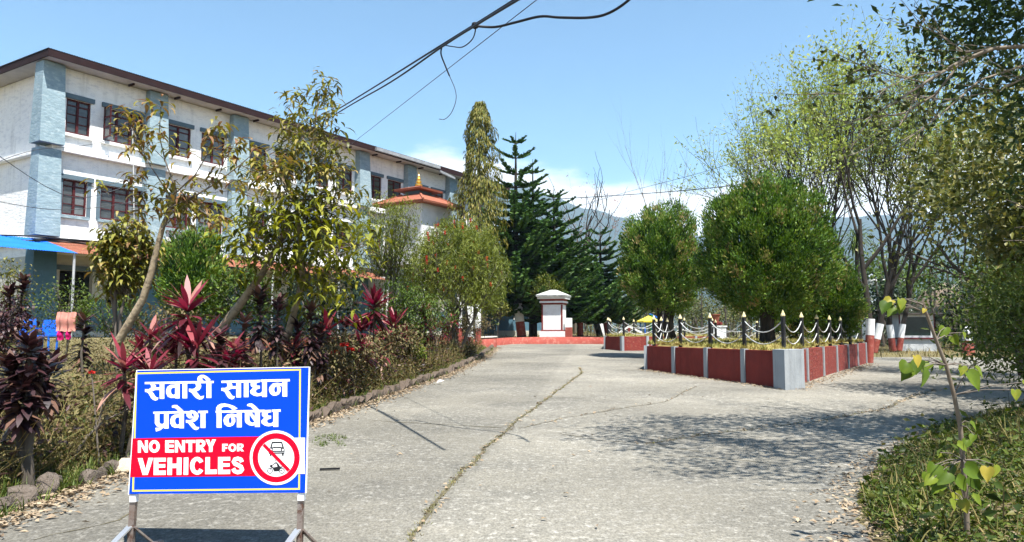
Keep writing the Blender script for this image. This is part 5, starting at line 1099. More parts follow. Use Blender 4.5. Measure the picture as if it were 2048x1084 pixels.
# bare leafless twig at left
rg = rng_(81); b = P(150, 860, 8.2); polys = []; tips = []
grow(rg, (b[0], 8.2, h(b[0], 8.2)), (.25, 0, 1), .55, .02, 3, dict(n=[0, 2, 3, 3], up=.05, wig=.2, spread=.6, ratio=.75, rr=.65), polys, tips)
root = thing('bare_shrub', 'leafless grey shrub left of the sign', 'shrub', (b[0], 8.2, h(b[0], 8.2))); tubes('branches', polys, m_twig, root, 5)
# pink cloth drying on the shrub, blue plastic chairs behind
c = P(130, 640, 17.2); cw, chh = .62, .56; root = thing('pink_cloth', 'faded pink cloth with magenta hem hung over the pale shrub', 'cloth', (c[0], c[1], c[2] - .6))
def cloth(nm, x0, x1, z0, z1, mat, ph):
    nx, nz_ = 14, 8; V = [(c[0] + x0 + (x1 - x0) * i / nx, c[1] + .05 * math.sin(i * 1.1 + ph) + .02 * math.sin(j), c[2] + z0 + (z1 - z0) * j / nz_ + .012 * math.sin(i * 1.7 + ph)) for j in range(nz_ + 1) for i in range(nx + 1)]
    mk(nm, V, [(j * (nx + 1) + i, j * (nx + 1) + i + 1, (j + 1) * (nx + 1) + i + 1, (j + 1) * (nx + 1) + i) for j in range(nz_) for i in range(nx)], mat, root, True)
cloth('cloth', -.20, .24, -.26, .18, m_pink, 0); cloth('hem', -.17, -.02, -.46, -.255, m_mag, 1); cloth('hem', .04, .15, -.44, -.255, m_mag, 2)
for px, py, lab in ((45, 655, 'bright blue plastic chair half hidden by purple leaves'), (92, 660, 'second blue plastic chair nearer the pink cloth')):
    q = P(px, py, 20.5); z = h(q[0], 20.5); root = thing('plastic_chair', lab, 'chair', (q[0], 20.5, z), 'blue plastic chairs')
    MB().cbox((q[0], 20.5, z + .40), .46, .44, .04).build('seat', m_btin, root); MB().cbox((q[0], 20.72, z + .441), .46, .04, .42).build('backrest', m_btin, root)
    for sx_ in (-1, 1):
        for sy_ in (-1, 1): MB().cbox((q[0] + sx_ * .2, 20.5 + sy_ * .19, z - .05), .04, .04, .449).build('leg', m_btin, root)
        MB().cbox((q[0] + sx_ * .235, 20.5, z + .60), .04, .42, .03).build('armrest', m_btin, root)
# ================================================================== ROADSIDE EDGES
m_stone = pm('brown_grey_fieldstone', (.095, .075, .06), (.15, .125, .105), 3.5, .95, .8, 9, c3=(.09, .075, .06), s3=6)
m_pale = pm('pale_limestone_boulder', (.45, .39, .29), (.36, .31, .23), 3, .9, .5, 8)
m_brk = pm('mossy_old_brick', (.075, .058, .046), (.12, .092, .072), 4, .95, .8, 16, c3=(.045, .045, .028), s3=9)
import bmesh
def stone_mesh(seed, sub=2):
    rg = rng_(seed); bm = bmesh.new(); bmesh.ops.create_icosphere(bm, subdivisions=sub, radius=1.0); a = rg.random(9) * 6
    cut = [(rdir(rg, 1)[0], .42 + .35 * rg.random()) for _ in range(9)]
    for v in bm.verts:
        c = np.array(v.co)
        for d, k in cut:
            q = np.dot(c, d)
            if q > k: c = c - d * (q - k) * .85
        c = c * (1 + .07 * math.sin(c[0] * 4 + a[0]) * math.sin(c[1] * 5 + a[1]) + .04 * math.sin(c[2] * 9 + a[2])); v.co = c
    me = bpy.data.meshes.new('stone'); bm.to_mesh(me); bm.free(); return me
smesh = [stone_mesh(k) for k in range(6)]
for m in smesh: m.materials.append(m_stone)
sb_ = thing('stone_border', 'row of rough brown stones edging the garden in the left foreground', 'border', (-4.2, 6.5, 0)); rg = rng_(90)
y = 3.2; k = 0
while y < 11.2:
    s_ = .065 + .085 * rg.random() ** 1.5; x = float(xb(y)) - .24 + rg.normal(0, .07)
    o = bpy.data.objects.new('stone', smesh[k % 6]); COL.objects.link(o); o.parent = sb_
    o.location = np.array([x, y, float(rise(x, y)) + s_ * .35]) - off(sb_); o.scale = (s_ * 1.15, s_ * 1.25, s_ * (.75 + .3 * rg.random())); o.rotation_euler = tuple(rg.random(3) * 6.28 * np.array([.6, .6, 1])); y += s_ * 1.9 + .12 * rg.random(); k += 1
pm_ = stone_mesh(20); pm_.materials.append(m_pale); q = G(228, 960); o = bpy.data.objects.new('boulder', pm_); COL.objects.link(o); o.location = (q[0] - .1, q[1] + .45, h(q[0] - .1, q[1] + .45) + .02); o.scale = (.23, .2, .13); tag(o, 'pale flat topped boulder just left of the sign', 'stone')
be = thing('brick_edging', 'row of tilted old bricks edging the garden along the road', 'border', (-2.9, 13, 0)); bme = MB().cbox((0, 0, 0), .11, .23, .17)
bm_ = bpy.data.meshes.new('brick'); bm_.from_pydata(bme.v, [], bme.f); bm_.materials.append(m_brk)
y = 11.2; n_ = 0
while y < 37 and n_ < 200:
    x = float(xb(y)) - .16; t = math.atan2(float(xb(y + .3) - xb(y)), .3)
    o = bpy.data.objects.new('brick', bm_); COL.objects.link(o); o.parent = be; o.location = np.array([x, y, float(rise(x, y)) - .045 + rg.normal(0, .012)]) - off(be)
    o.rotation_euler = (.55 + rg.normal(0, .2), rg.normal(0, .16), -t + rg.normal(0, .2)); o.scale = tuple(.85 + .3 * rg.random(3)); y += .14 + .02 * rg.random(); n_ += 1
# fallen leaves, grass tufts in the joints: masses nobody could count
def litter(name, label, pts, L, seed, mat=L_lit, up=.25):
    rg = rng_(seed); k = len(pts); z = H(pts[:, 0], pts[:, 1]) + .014 + .02 * rg.random(k); d = rdir(rg, k, -up, up); nn = unit(np.array([0, 0, 1]) + rg.normal(0, .35, (k, 3)))
    return tag(leaves(name, np.column_stack([pts, z]), d, nn, L * (.5 + rg.random(k)), L * .5 * (.6 + .7 * rg.random(k)), mat, None, rg, T5, F5), label, 'leaves', kind='stuff')
rg = rng_(91); yy = 3.5 + 34 * rg.random(6500) ** 1.5; off_ = np.abs(rg.normal(0, .17, 6500)); 
litter('leaf_litter', 'fallen dry leaves along the foot of the garden border', np.stack([xb(yy) - .08 + off_ * np.where(yy < 10, 1.3, 1.0), yy], 1), .065, 92)
def near_line(Q, n, sp, rg): i = rg.integers(0, len(Q), n); return Q[i] + rg.normal(0, sp, (n, 2))
pp_ = np.concatenate([near_line(joint_q, 170, .035, rg), near_line(crack4_q, 240, .09, rg), near_line(crack2_q, 60, .04, rg)])
e1 = np.array([along(A, E, u) for u in rg.random(900)]) + np.stack([np.abs(rg.normal(0, .22, 900)), -np.abs(rg.normal(0, .22, 900))], 1); e2 = np.array([along(A, B, u) for u in rg.random(500)]) + np.stack([-np.abs(rg.normal(0, .2, 500)), -np.abs(rg.normal(0, .12, 500))], 1)
lone = np.stack([-3 + 9 * rg.random(70), 5.5 + 13 * rg.random(70)], 1); lone = lone[(lone[:, 0] < xr(lone[:, 1])) & (lone[:, 0] > xb(lone[:, 1]))]
yv = 4 + 10 * rg.random(1500) ** 1.0; ev = np.stack([xr(yv) + rg.normal(-.02, .22, 1500), yv], 1)
litter('leaf_litter', 'fallen dry leaves on the concrete, in its joints and round the planter', np.concatenate([pp_, e1, e2, lone, ev]), .06, 93)
def tufts(name, label, pts, L, mat, seed, per=6, W=.008):
    rg = rng_(seed); q = np.repeat(pts, per, 0) + rg.normal(0, .02, (len(pts) * per, 2)); k = len(q); z = H(q[:, 0], q[:, 1]) - .005
    return tag(blades(name, np.column_stack([q, z]), rg.random(k) * 6.28, .6 + .9 * rg.random(k), 1.2 * rg.random(k), L * (.5 + rg.random(k)), W, mat, None, rg, 2, None, [1, .8, .1]), label, 'grass', kind='stuff')
tufts('joint_grass', 'thin grass growing in the long slab joint', np.concatenate([near_line(joint_q, 420, .016, rg), near_line(crack4_q, 90, .03, rg)]), .035, lm('joint_blades', [(.10, .11, .03), (.16, .15, .05), (.24, .19, .09)], .8, .2), 94)
yq = np.concatenate([4.5 + 31 * rg.random(500), 4.5 + 6 * rg.random(200)]); tufts('edge_grass', 'green grass tufts along the garden border', np.stack([xb(yq) - .33 + rg.normal(0, .15, 700), yq], 1), .17, L_weed, 95, 9, .011)
q = np.array([G(630 + 60 * rg.random(), 870 + 25 * rg.random())[:2] for _ in range(60)]); tufts('edge_grass', 'small green grass patch on the road right of the sign', q, .05, L_weed, 96, 8)
# undergrowth of the garden: dry stalks and small leaves
def undergrowth(name, label, n, fn, seed, hgt, mat, kind_='blade', W=.012):
    rg = rng_(seed); q = fn(rg, n); k = len(q); z = H(q[:, 0], q[:, 1]) - .02
    hgt = hgt * np.clip(.75 + .6 * np.sin(q[:, 0] * 2.7 + 1.3 * np.sin(q[:, 1] * 1.9)) * np.sin(q[:, 1] * 2.3 + seed) + .45 * np.sin(q[:, 0] * 7.1 + seed) * np.sin(q[:, 1] * 6.3), .25, 1.9)
    if kind_ == 'blade': o = blades(name, np.column_stack([q, z]), rg.random(k) * 6.28, .7 + .8 * rg.random(k), 1.3 * rg.random(k), hgt * (.4 + rg.random(k)), W, mat, None, rg, 3, None, [1, .9, .6, .1])
    else: o = leaves(name, np.column_stack([q, z + .02 + hgt * rg.random(k) ** 1.4]), rdir(rg, k, -.4, .8), rdir(rg, k, 0, 1), W * (2 + 2 * rg.random(k)), W * (1 + rg.random(k)), mat, None, rg, T5, F5)
    return tag(o, label, 'undergrowth', kind='stuff')
def garden(rg, n, near=True):
    y = 4.5 + 31 * rg.random(n * 3) ** 1.35; x = xb(y) - .45 - (13 * rg.random(n * 3) ** 1.5); f = NF[0] * (x - C0[0]) + NF[1] * (y - C0[1]); ok = (f > 2.6) & (x / y > -.74); return np.stack([x, y], 1)[ok][:n]
def strip_g(rg, n):
    y = 5.0 + 27 * rg.random(n) ** 1.3; return np.stack([xb(y) - .4 - np.abs(rg.normal(0, .75, n)), y], 1)
undergrowth('dry_grass', 'straw coloured dry grass covering the garden', 22000, garden, 101, .17, L_dry)
undergrowth('weeds', 'leafy green and brown weeds filling the garden bed', 22000, garden, 102, .42, L_mix, 'leaf', .022)
undergrowth('weeds', 'taller tangled weeds along the roadside of the garden bed', 17000, strip_g, 103, .60, lm('mixed_weeds', [(.02, .03, .010), (.05, .07, .014), (.09, .10, .025), (.14, .11, .05), (.07, .045, .025), (.20, .16, .07)], .6, .3), 'leaf', .022)
def mid_g(rg, n):
    y = 8.8 + 17 * rg.random(n) ** 1.2; return np.stack([xb(y) - .5 - 4.2 * rg.random(n), y], 1)
undergrowth('scrub', 'tangled brown and green scrub filling the middle of the garden bed', 15000, mid_g, 117, .75, L_mix, 'leaf', .026)
undergrowth('scrub', 'tall dry stems standing through the garden scrub', 4500, mid_g, 118, .75, L_dry, 'blade', .011)
undergrowth('dry_stalks', 'tall dry stalks along the roadside of the garden bed', 5000, strip_g, 104, .65, L_dry, 'blade', .010)
undergrowth('dead_leaves', 'brown dead leaves hanging low among the garden plants', 5000, strip_g, 105, .5, L_pur, 'leaf', .03)
L_vg = lm('verge_greens', [(.015, .028, .006), (.04, .065, .010), (.065, .10, .014), (.10, .13, .02), (.14, .12, .04)], .5, .3)
def verge(rg, n):
    y = 2.5 + 11 * rg.random(n * 2) ** .8; x = xr(y) + .05 + 7 * rg.random(n * 2) ** 1.3; ok = (x / np.maximum(y, .1) < .8) & (x - xr(y) > .25 * np.sin(y * 2.7) + .15 * np.sin(y * 7.1)) & (np.sin(x * 3.1 + 1.3 * np.sin(y * 2.2)) * np.sin(y * 2.6) + rg.normal(0, .5, n * 2) > -.55); return np.stack([x, y], 1)[ok][:n]
undergrowth('verge_weeds', 'low leafy weeds on the right hand verge', 24000, verge, 106, .10, L_vg, 'leaf', .015)
def verge_near(rg, n):
    y = 3.6 + 4.6 * rg.random(n); x = xr(y) + .1 + 2.6 * rg.random(n); return np.stack([x, y], 1)
undergrowth('verge_weeds', 'dense low weeds round the foot of the sapling', 14000, verge_near, 111, .12, L_vg, 'leaf', .014)
litter('leaf_litter', 'dry leaves and straw scattered over the right hand verge', np.concatenate([verge(rng_(112), 900), verge_near(rng_(113), 500)]), .05, 114)
undergrowth('verge_grass', 'green grass blades on the right hand verge', 12000, verge, 107, .17, L_vg)
undergrowth('verge_weeds', 'taller broad leaved weeds standing out of the right hand verge', 2600, verge, 116, .30, L_vg, 'leaf', .030)
undergrowth('verge_stalks', 'dry straw among the weeds of the right hand verge', 4200, verge, 108, .26, L_dry)
def farlawn(rg, n):
    y = 34.5 + 30 * rg.random(n); x = 5 + 40 * rg.random(n); ok = ~((x < 11) & (y < 42.5)); return np.stack([x, y], 1)[ok]
undergrowth('far_grass', 'dry grass beyond the road', 9000, farlawn, 109, .3, L_dry, 'blade', .03)
def farlawn2(rg, n):
    y = 43 + 30 * rg.random(n); x = -3 + 16 * rg.random(n); return np.stack([x, y], 1)
undergrowth('far_grass', 'dry grass behind the low kerb wall', 4000, farlawn2, 110, .35, L_dry, 'blade', .035)
# ================================================================== TREES BEYOND AND AT THE RIGHT
def skeleton_tree(name, label, base, d, L, r, lev, cfg, seed, leafn, leafL, leafW, mat, bark, jit=.12, paint=None, nstem=1, T=T4, F=F4, cat='tree', grp=None, droopy=False, tone=None, balls=()):
    rg = rng_(seed); polys = []; tips = []; root = thing(name, label, cat, base, grp)
    for s_ in range(nstem):
        b = np.array(base, float) + (np.array([rg.normal(0, .12), rg.normal(0, .12), 0]) if nstem > 1 else 0); b[2] -= .1
        dd = unit(np.array(d, float) + (rg.normal(0, .18, 3) * np.array([1, 1, 0]) if nstem > 1 else 0)); grow(rg, b, dd, L, r, lev, cfg, polys, tips)
    big = [p for p in polys if p[1][0] > r * .45]; small = [p for p in polys if p[1][0] <= r * .45]
    tubes('trunk', big, bark, root, 8)
    if small: tubes('branches', small, bark, root, 4)
    if leafn:
        pos, dd = tip_points(rg, tips, leafn, jit); nt_ = len(pos)
        for bc, br_, ncl, per in balls:
            cc = np.array(bc) + rdir(rg, ncl) * np.array(br_) * (.3 + .7 * rg.random((ncl, 1)) ** .5); pos = np.concatenate([pos, (cc[:, None] + rg.normal(0, jit * 1.1, (ncl, per, 3))).reshape(-1, 3)])
        k = len(pos); dd = np.concatenate([dd, np.zeros((k - nt_, 3))])
        ld = unit(dd * .3 + rdir(rg, k) + (np.array([0, 0, -1.0]) if droopy else 0)); v = np.clip(np.concatenate([np.repeat(rg.random(len(tips)), leafn), .5 + .5 * np.sin(pos[nt_:, 0] * 5) * np.sin(pos[nt_:, 2] * 6)]) * .5 + rg.random(k) * .5, 0, 1) if tone is None else tone(rg, k)
        leaves('crown', pos, ld, rdir(rg, k, -.2, 1), leafL * (.6 + .8 * rg.random(k)), leafW * (.7 + .6 * rg.random(k)), mat, root, rg, T, F, v)
    if paint:
        p0 = np.array(polys[0][0]); rr = polys[0][1][0]
        for nm, a, b_, mt in (('red_band', .0, paint[0], m_redp), ('white_band', paint[0], paint[1], m_wht)):
            dz = unit(p0[1] - p0[0]); z0 = np.array([base[0], base[1], base[2] - .1]); tubes(nm, [([z0 + dz * (a + .1), z0 + dz * (b_ + .1)], [rr * 1.06, rr * 1.04])], mt, root, 10)
    return root
AG = 'airy trees beyond the planters'
airy = dict(n=[0, 4, 4, 4, 4, 3], up=.10, wig=.10, spread=.45, ratio=.74, rr=.72, f0=.5, taper=.52)
for i, (px, pyb, y, d, L, r, seed, lab, pt_, lev) in enumerate((
    (1738, 745, 30, (-.13, .05, 1), 6.0, .19, 201, 'black trunked airy tree at the right end of the near planter', (1.1, 1.75), 4),
    (1746, 690, 41, (.05, 0, 1), 6.2, .23, 202, 'forked airy tree with red and white foot right of the planter', (.75, 1.6), 4),
    (1786, 690, 43, (-.08, 0, 1), 6.8, .22, 203, 'left one of the twin painted airy trees by the booth', (.75, 1.5), 4),
    (1797, 690, 43.4, (.16, 0, 1), 6.0, .20, 204, 'right one of the twin painted airy trees by the booth', (.75, 1.55), 4),
    (1640, 668, 47, (-.35, 0, 1), 6.8, .24, 205, 'airy tree rising behind the largest thuja and leaning left', None, 4),
    (1585, 668, 50, (-.15, 0, 1), 7.0, .23, 206, 'tall airy tree straight behind the largest thuja', None, 4),
    (1690, 668, 50, (-.25, 0, 1), 7.2, .24, 207, 'airy tree behind the small thuja bush', None, 4))):
    r *= .82; x = P(px, pyb, y)[0]; skeleton_tree('airy_tree', lab, (x, y, h(x, y)), d, L, r, lev, airy, seed, 20, .175, .085, L_airy, m_bark3, .30, pt_, grp=AG)
# bare trees against the sky
bare = dict(n=[0, 3, 3, 3, 3], up=.06, wig=.20, spread=.55, ratio=.72, rr=.62, f0=.35)
for px, y, d, L, r, seed, lab, lev, c_ in ((1200, 56, (.02, 0, 1), 7.4, .24, 211, 'dead black branched tree between the pines and second thuja', 3, bare), (1150, 60, (.05, 0, 1), 5.9, .13, 212, 'reddish bare tree just right of the pines', 4, dict(bare, wig=.12, up=.1)), (1325, 64, (0, 0, 1), 8.0, .13, 213, 'fine twigged bare tree above the second thuja', 4, dict(bare, wig=.07, up=.16, spread=.35)), (1246, 66, (.1, 0, 1), 4.5, .10, 214, 'small broken bare tree left of the second thuja', 2, bare)):
    x = P(px, 660, y)[0]; skeleton_tree('bare_tree', lab, (x, y, 1.25), d, L, r, lev, c_, seed, 5 if seed == 212 else 0, .14, .08, lm('rusty_pods', [(.25, .13, .10), (.33, .2, .16)], .8, .1), m_bark3 if seed in (211, 214) else m_twig)
# woodland behind: reads as one mass
def woodland(name, label, n, x0, x1, y0, y1, hlo, hhi, seed, mat, per=150, lsz=.30, wid=1.6):
    rg = rng_(seed); st = []; pos = []; vv = []
    for k in range(n):
        y = y0 + (y1 - y0) * rg.random(); x = x0 + (x1 - x0) * rg.random(); z = h(x, min(y, 60)); t = hlo + (hhi - hlo) * rg.random(); st.append(([(x, y, z - .2), (x + rg.normal(0, .3), y, z + t * .55), (x + rg.normal(0, .5), y, z + t * .95)], [.10 + .06 * rg.random(), .08, .02]))
        d = rdir(rg, per) * (rg.random((per, 1)) ** .5); pos.append(np.array([x, y, z + t * .66]) + d * np.array([wid, wid, t * .36]) * (.7 + .5 * rg.random())); vv.append(np.clip(rg.random() * .6 + rg.random(per) * .4, 0, 1))
        lp = per // 4; pos.append(np.stack([x + rg.normal(0, 1.2, lp), y + rg.normal(0, 1, lp), z + 1.6 * rg.random(lp) ** 1.5], 1)); vv.append(rg.random(lp))
    pos = np.concatenate(pos); k = len(pos); root = thing(name, label, 'woodland', (x0, y0, 1.0)); root['kind'] = 'stuff'
    tag(tubes('trunks', st, m_bark, root, 5), kind='stuff'); tag(leaves('foliage', pos, rdir(rg, k), rdir(rg, k), lsz * (.6 + .8 * rg.random(k)), lsz * .6, mat, root, rg, T4, F4, np.concatenate(vv)), kind='stuff')
L_wood = lm('dusty_woodland_leaves', [(.035, .045, .018), (.07, .085, .028), (.12, .13, .045), (.16, .14, .06)], .6, .3)
woodland('woodland', 'dusty olive wood behind the lawn in the middle distance', 95, -3, 30, 70, 100, 3.5, 6.2, 221, L_wood, 150)
woodland('woodland', 'taller green wood on the right behind the booth', 70, 28, 66, 56, 85, 6, 10.5, 222, L_green, 260, .34, 2.2)
woodland('thicket', 'dark thicket behind the rail fence on the right', 26, 21, 36, 45, 54, 3, 5.5, 223, L_dark, 260, .26, 1.6)
# palm by the booth
rg = rng_(230); px_ = P(1868, 690, 49)[0]; pl = thing('palm', 'dark feathery palm behind the guard booth', 'palm', (px_, 49, h(px_, 49)))
tubes('trunk', [([(px_, 49, .3), (px_, 49, 2.3)], [.22, .18])], m_bark3, pl, 8); fr = []; pos = []; dr = []; nn = []
for k in range(34):
    a = k * 2.4; e = 1.25 - 1.6 * k / 34; c = np.array([px_, 49, 2.3]); pts = [c]; R = 2.4
    for s_ in range(7): ee_ = e - .28 * s_; c = c + np.array([math.cos(a) * math.cos(ee_), math.sin(a) * math.cos(ee_), math.sin(ee_)]) * R / 7; pts.append(c)
    fr.append((pts, [.025] * 7 + [.006])); pts = np.array(pts); q = np.linspace(.6, 6.9, 26); i = q.astype(int); p = pts[i] + (pts[i + 1] - pts[i]) * (q - i)[:, None]; sd = np.array([-math.sin(a), math.cos(a), 0])
    for g_ in (-1, 1): pos.append(p); dr.append(np.repeat((sd * g_ + np.array([math.cos(a), math.sin(a), 0]) * .5 - np.array([0, 0, .25]))[None], 26, 0)); nn.append(np.repeat(np.array([[0, 0, 1.0]]), 26, 0))
tubes('frond_stalks', fr, m_bark, pl, 4); leaves('fronds', np.concatenate(pos), np.concatenate(dr), np.concatenate(nn), .42, .05, L_dark, pl, rg)
# screw pine like strap leaved plant above the small thuja
rg = rng_(231); c = P(1712, 470, 40); root = thing('strap_palm', 'grassy strap leaved palm showing above the small thuja bush', 'palm', (c[0], 40, h(c[0], 40))); tubes('trunk', [([(c[0], 40, .4), (c[0], 40, c[2] - .4)], [.14, .10])], m_bark3, root, 7)
blades('strap_leaves', c + rg.normal(0, .15, (160, 3)) - [0, 0, .3], rg.random(160) * 6.28, -.2 + 1.6 * rg.random(160), 1.2 + .8 * rg.random(160), 1.3, .05, L_green, root, rg, 4)
# big trees overhanging the right side
dense = dict(n=[0, 4, 4, 4, 4], up=.04, wig=.16, spread=.62, ratio=.70, rr=.6, f0=.35)
up_ = dict(dense, f0=.8, up=.10, spread=.55)
x, y = 8.0, 8.4; skeleton_tree('large_tree', 'large dark leaved tree overhanging the top right corner', (x, y, h(x, y)), (-.18, 0, 1), 4.3, .17, 3, up_, 241, 12, .13, .055, lm('deep_green_leaves', [(.015, .032, .012), (.03, .06, .018), (.055, .095, .028), (.10, .14, .04)], .5, .25), m_bark3, .20, T=T5, F=F5, balls=(((5.2, 8.2, 7.0), (3.0, 1.9, 1.2), 190, 26), ((6.9, 9.6, 5.3), (1.7, 1.3, 1.0), 130, 26), ((8.2, 10.2, 4.3), (1.2, 1.3, 1.2), 110, 26), ((7.2, 9.2, 6.8), (2.0, 1.5, 1.2), 110, 26), ((5.0, 6.0, 6.4), (2.2, .9, .8), 90, 22)))  # dark green is the leaves' own colour
x, y = 12.4, 15.5; skeleton_tree('yellowing_tree', 'leafy tree with yellowing leaves filling the right edge', (x, y, h(x, y)), (-.05, 0, 1), 3.4, .17, 3, dict(dense, up=.05), 242, 16, .15, .09, L_gold, m_bark, .26, T=T5, F=F5, balls=(((11.3, 15.5, 5.0), (2.6, 2.0, 2.1), 280, 22), ((11.5, 15, 2.7), (1.8, 1.6, 1.4), 180, 24), ((11.9, 16, 3.8), (1.9, 1.5, 1.5), 130, 24)))
x, y = 15.6, 23; skeleton_tree('yellowing_tree', 'second yellow leaved tree farther back on the right', (x, y, h(x, y)), (-.03, 0, 1), 3.9, .17, 3, dict(dense, up=.05), 243, 14, .18, .10, L_gold, m_bark, .28, T=T5, F=F5, balls=(((14.6, 23, 6.2), (2.6, 2.2, 2.2), 170, 20), ((15.6, 22, 3.2), (2.0, 1.8, 1.7), 110, 20)))
x, y = 8.5, 11.8; skeleton_tree('roadside_bush', 'dense narrow leaved green bush at the right edge beside the road', (x, y, h(x, y)), (0, 0, 1), 1.2, .05, 3, dict(dense, up=.02, spread=.8), 244, 16, .12, .035, L_weed, m_twig, .18, nstem=3, cat='shrub', T=T5, F=F5, balls=(((8.3, 11.6, 1.5), (1.15, 1.0, 1.05), 170, 26),))
x, y = 13.6, 19.5; skeleton_tree('roadside_bush', 'second green bush behind the narrow leaved one at the right edge', (x, y, h(x, y)), (0, 0, 1), 1.9, .06, 3, dict(dense, up=.03, spread=.8), 245, 12, .15, .06, L_green, m_twig, .24, nstem=3, cat='shrub', T=T5, F=F5, balls=(((14.1, 19.5, 2.2), (1.7, 1.4, 1.9), 150, 24),))
# long drooping bare branches reaching in from the upper right
rg = rng_(246); root = thing('reaching_branch', 'long wispy pale branches reaching in from the upper right', 'branch', P(2100, 90, 8.5)); bs = []; tips = []
for pts, r in (([(2110, 88), (1990, 96), (1925, 120), (1850, 165), (1790, 205), (1730, 240)], .030), ([(1925, 120), (1870, 190), (1800, 230), (1740, 232), (1690, 245)], .016), ([(1990, 96), (1930, 105), (1880, 70), (1830, 45)], .016), ([(1850, 165), (1780, 150), (1720, 130), (1685, 120)], .010), ([(1960, 110), (1900, 140), (1830, 150), (1740, 190), (1640, 185)], .012), ([(2110, 110), (1960, 160), (1880, 230), (1800, 290)], .016), ([(1850, 165), (1800, 250), (1730, 300)], .010), ([(2100, 130), (2000, 180), (1900, 200), (1820, 190)], .012)):
    q = np.array(pxpoly(pts, 8.6, 8.2 + rg.normal(0, .5))); bs.append((q, np.linspace(r, r * .25, len(q))))
    for j in range(14):
        u = .15 + .85 * rg.random(); i = u * (len(q) - 1); i0 = min(int(i), len(q) - 2); c = q[i0] + (q[i0 + 1] - q[i0]) * (i - i0); dq = unit(q[i0 + 1] - q[i0]); e = c + (dq * .9 + rg.normal(0, .35, 3)) * (.25 + .35 * rg.random()); bs.append(([c, (c + e) / 2 + rg.normal(0, .02, 3), e], [.006, .004, .002])); tips.append((np.array([c, e]), dq))
tubes('branches', bs, pm('pale_dry_twig', (.22, .19, .15), (.16, .13, .105), 6, .9), root, 5); pos, dd = tip_points(rg, tips, 5, .05, .5); k = len(pos); leaves('leaves', pos, unit(rdir(rg, k) + [0, 0, -.8]), rdir(rg, k), .08, .045, L_gold, root, rg, T5, F5, rg.random(k) * .5)
# foreground sapling with big heart shaped leaves
_st = [(0, .16), (.06, .40), (.25, .52), (.48, .44), (.70, .27), (.88, .11), (1.0, .0)]; T_H = []
for a_, w_ in _st:
    for q_ in (-1, -.5, 0, .5, 1): T_H.append((a_ - .10 * abs(q_) * (a_ < .1), q_ * w_, .16 * q_ * q_ * w_ * 2 + .03 * math.sin(a_ * 9) * abs(q_) - .28 * a_ * a_))
T_H = np.array(T_H); F_H = np.array([[r * 5 + k, r * 5 + k + 1, r * 5 + k + 6, r * 5 + k + 5] for r in range(6) for k in range(4)])
rg = rng_(250); ys_ = 5.2; st = pxpoly([(1932, 1010), (1926, 920), (1920, 850), (1908, 790), (1892, 730), (1872, 680), (1852, 625), (1846, 610)], ys_, 5.05); b0 = st[0].copy(); b0[2] = h(b0[0], b0[1])
sp_ = thing('sapling', 'bare stemmed sapling with bright heart shaped leaves on the right verge', 'sapling', b0)
tubes('stem', [([b0 - [0, 0, .05]] + st, [.019, .018, .017, .015, .014, .013, .012, .010, .008])], pm('sapling_bark', (.20, .16, .12), (.14, .11, .085), 12, .8), sp_, 8)
lf = [(1775, 605, .13, 0), (1800, 598, .11, .7), (1790, 615, .12, .3), (1850, 618, .05, 1), (1890, 655, .12, .4), (1905, 672, .10, .5), (1925, 665, .07, .6), (1815, 725, .17, .3), (1845, 735, .18, .2), (1830, 712, .11, 1), (1822, 740, .15, .4), (1935, 745, .19, .35), (1925, 732, .10, .7), (1888, 725, .09, .3), (1940, 845, .09, .4), (1948, 870, .08, .4), (1915, 888, .11, .5), (1880, 905, .06, .7), (1935, 880, .10, .3),
      (1870, 930, .17, .25), (1895, 945, .18, .15), (1930, 935, .18, .2), (1855, 945, .14, .3), (1975, 935, .13, 1), (1990, 930, .12, .7), (1910, 985, .13, .7), (1925, 1000, .12, .8), (1945, 990, .12, .5), (2030, 780, .10, .7), (2045, 765, .10, .6), (1885, 970, .14, .4), (1800, 608, .10, .5), (1783, 600, .12, .9), (1838, 722, .14, .1), (1860, 728, .12, .5), (1900, 930, .13, .1), (1912, 955, .15, .3), (1868, 955, .12, .6), (1942, 955, .13, .1), (1900, 1000, .10, .6), (1950, 735, .12, .5)]
tw = []; stp = np.array(st)
for px, py, s_, tone in lf:
    s_ = s_ * .72; c = P(px, py, 5.12 + rg.normal(0, .12)); i = int(np.argmin(np.abs(stp[:, 2] - (c[2] - .06)))); tw.append(([stp[i], (stp[i] + c) / 2 + [0, 0, .02], c], [.005, .003, .0025]))
    d = unit(np.array([rg.normal(0, .5) + np.sign(px - 1900) * .4, -.35, -.75])); V, F = lv([c], [d], [unit(np.array([rg.normal(0, .4), -.6, .7]))], s_, s_ * .85, T_H, F_H); mknp('leaf', V, F, L_sap, sp_, np.clip(np.full(len(V), tone) + rg.normal(0, .05, len(V)), 0, 1), True)
tubes('leaf_stalks', tw, m_twig, sp_, 4)
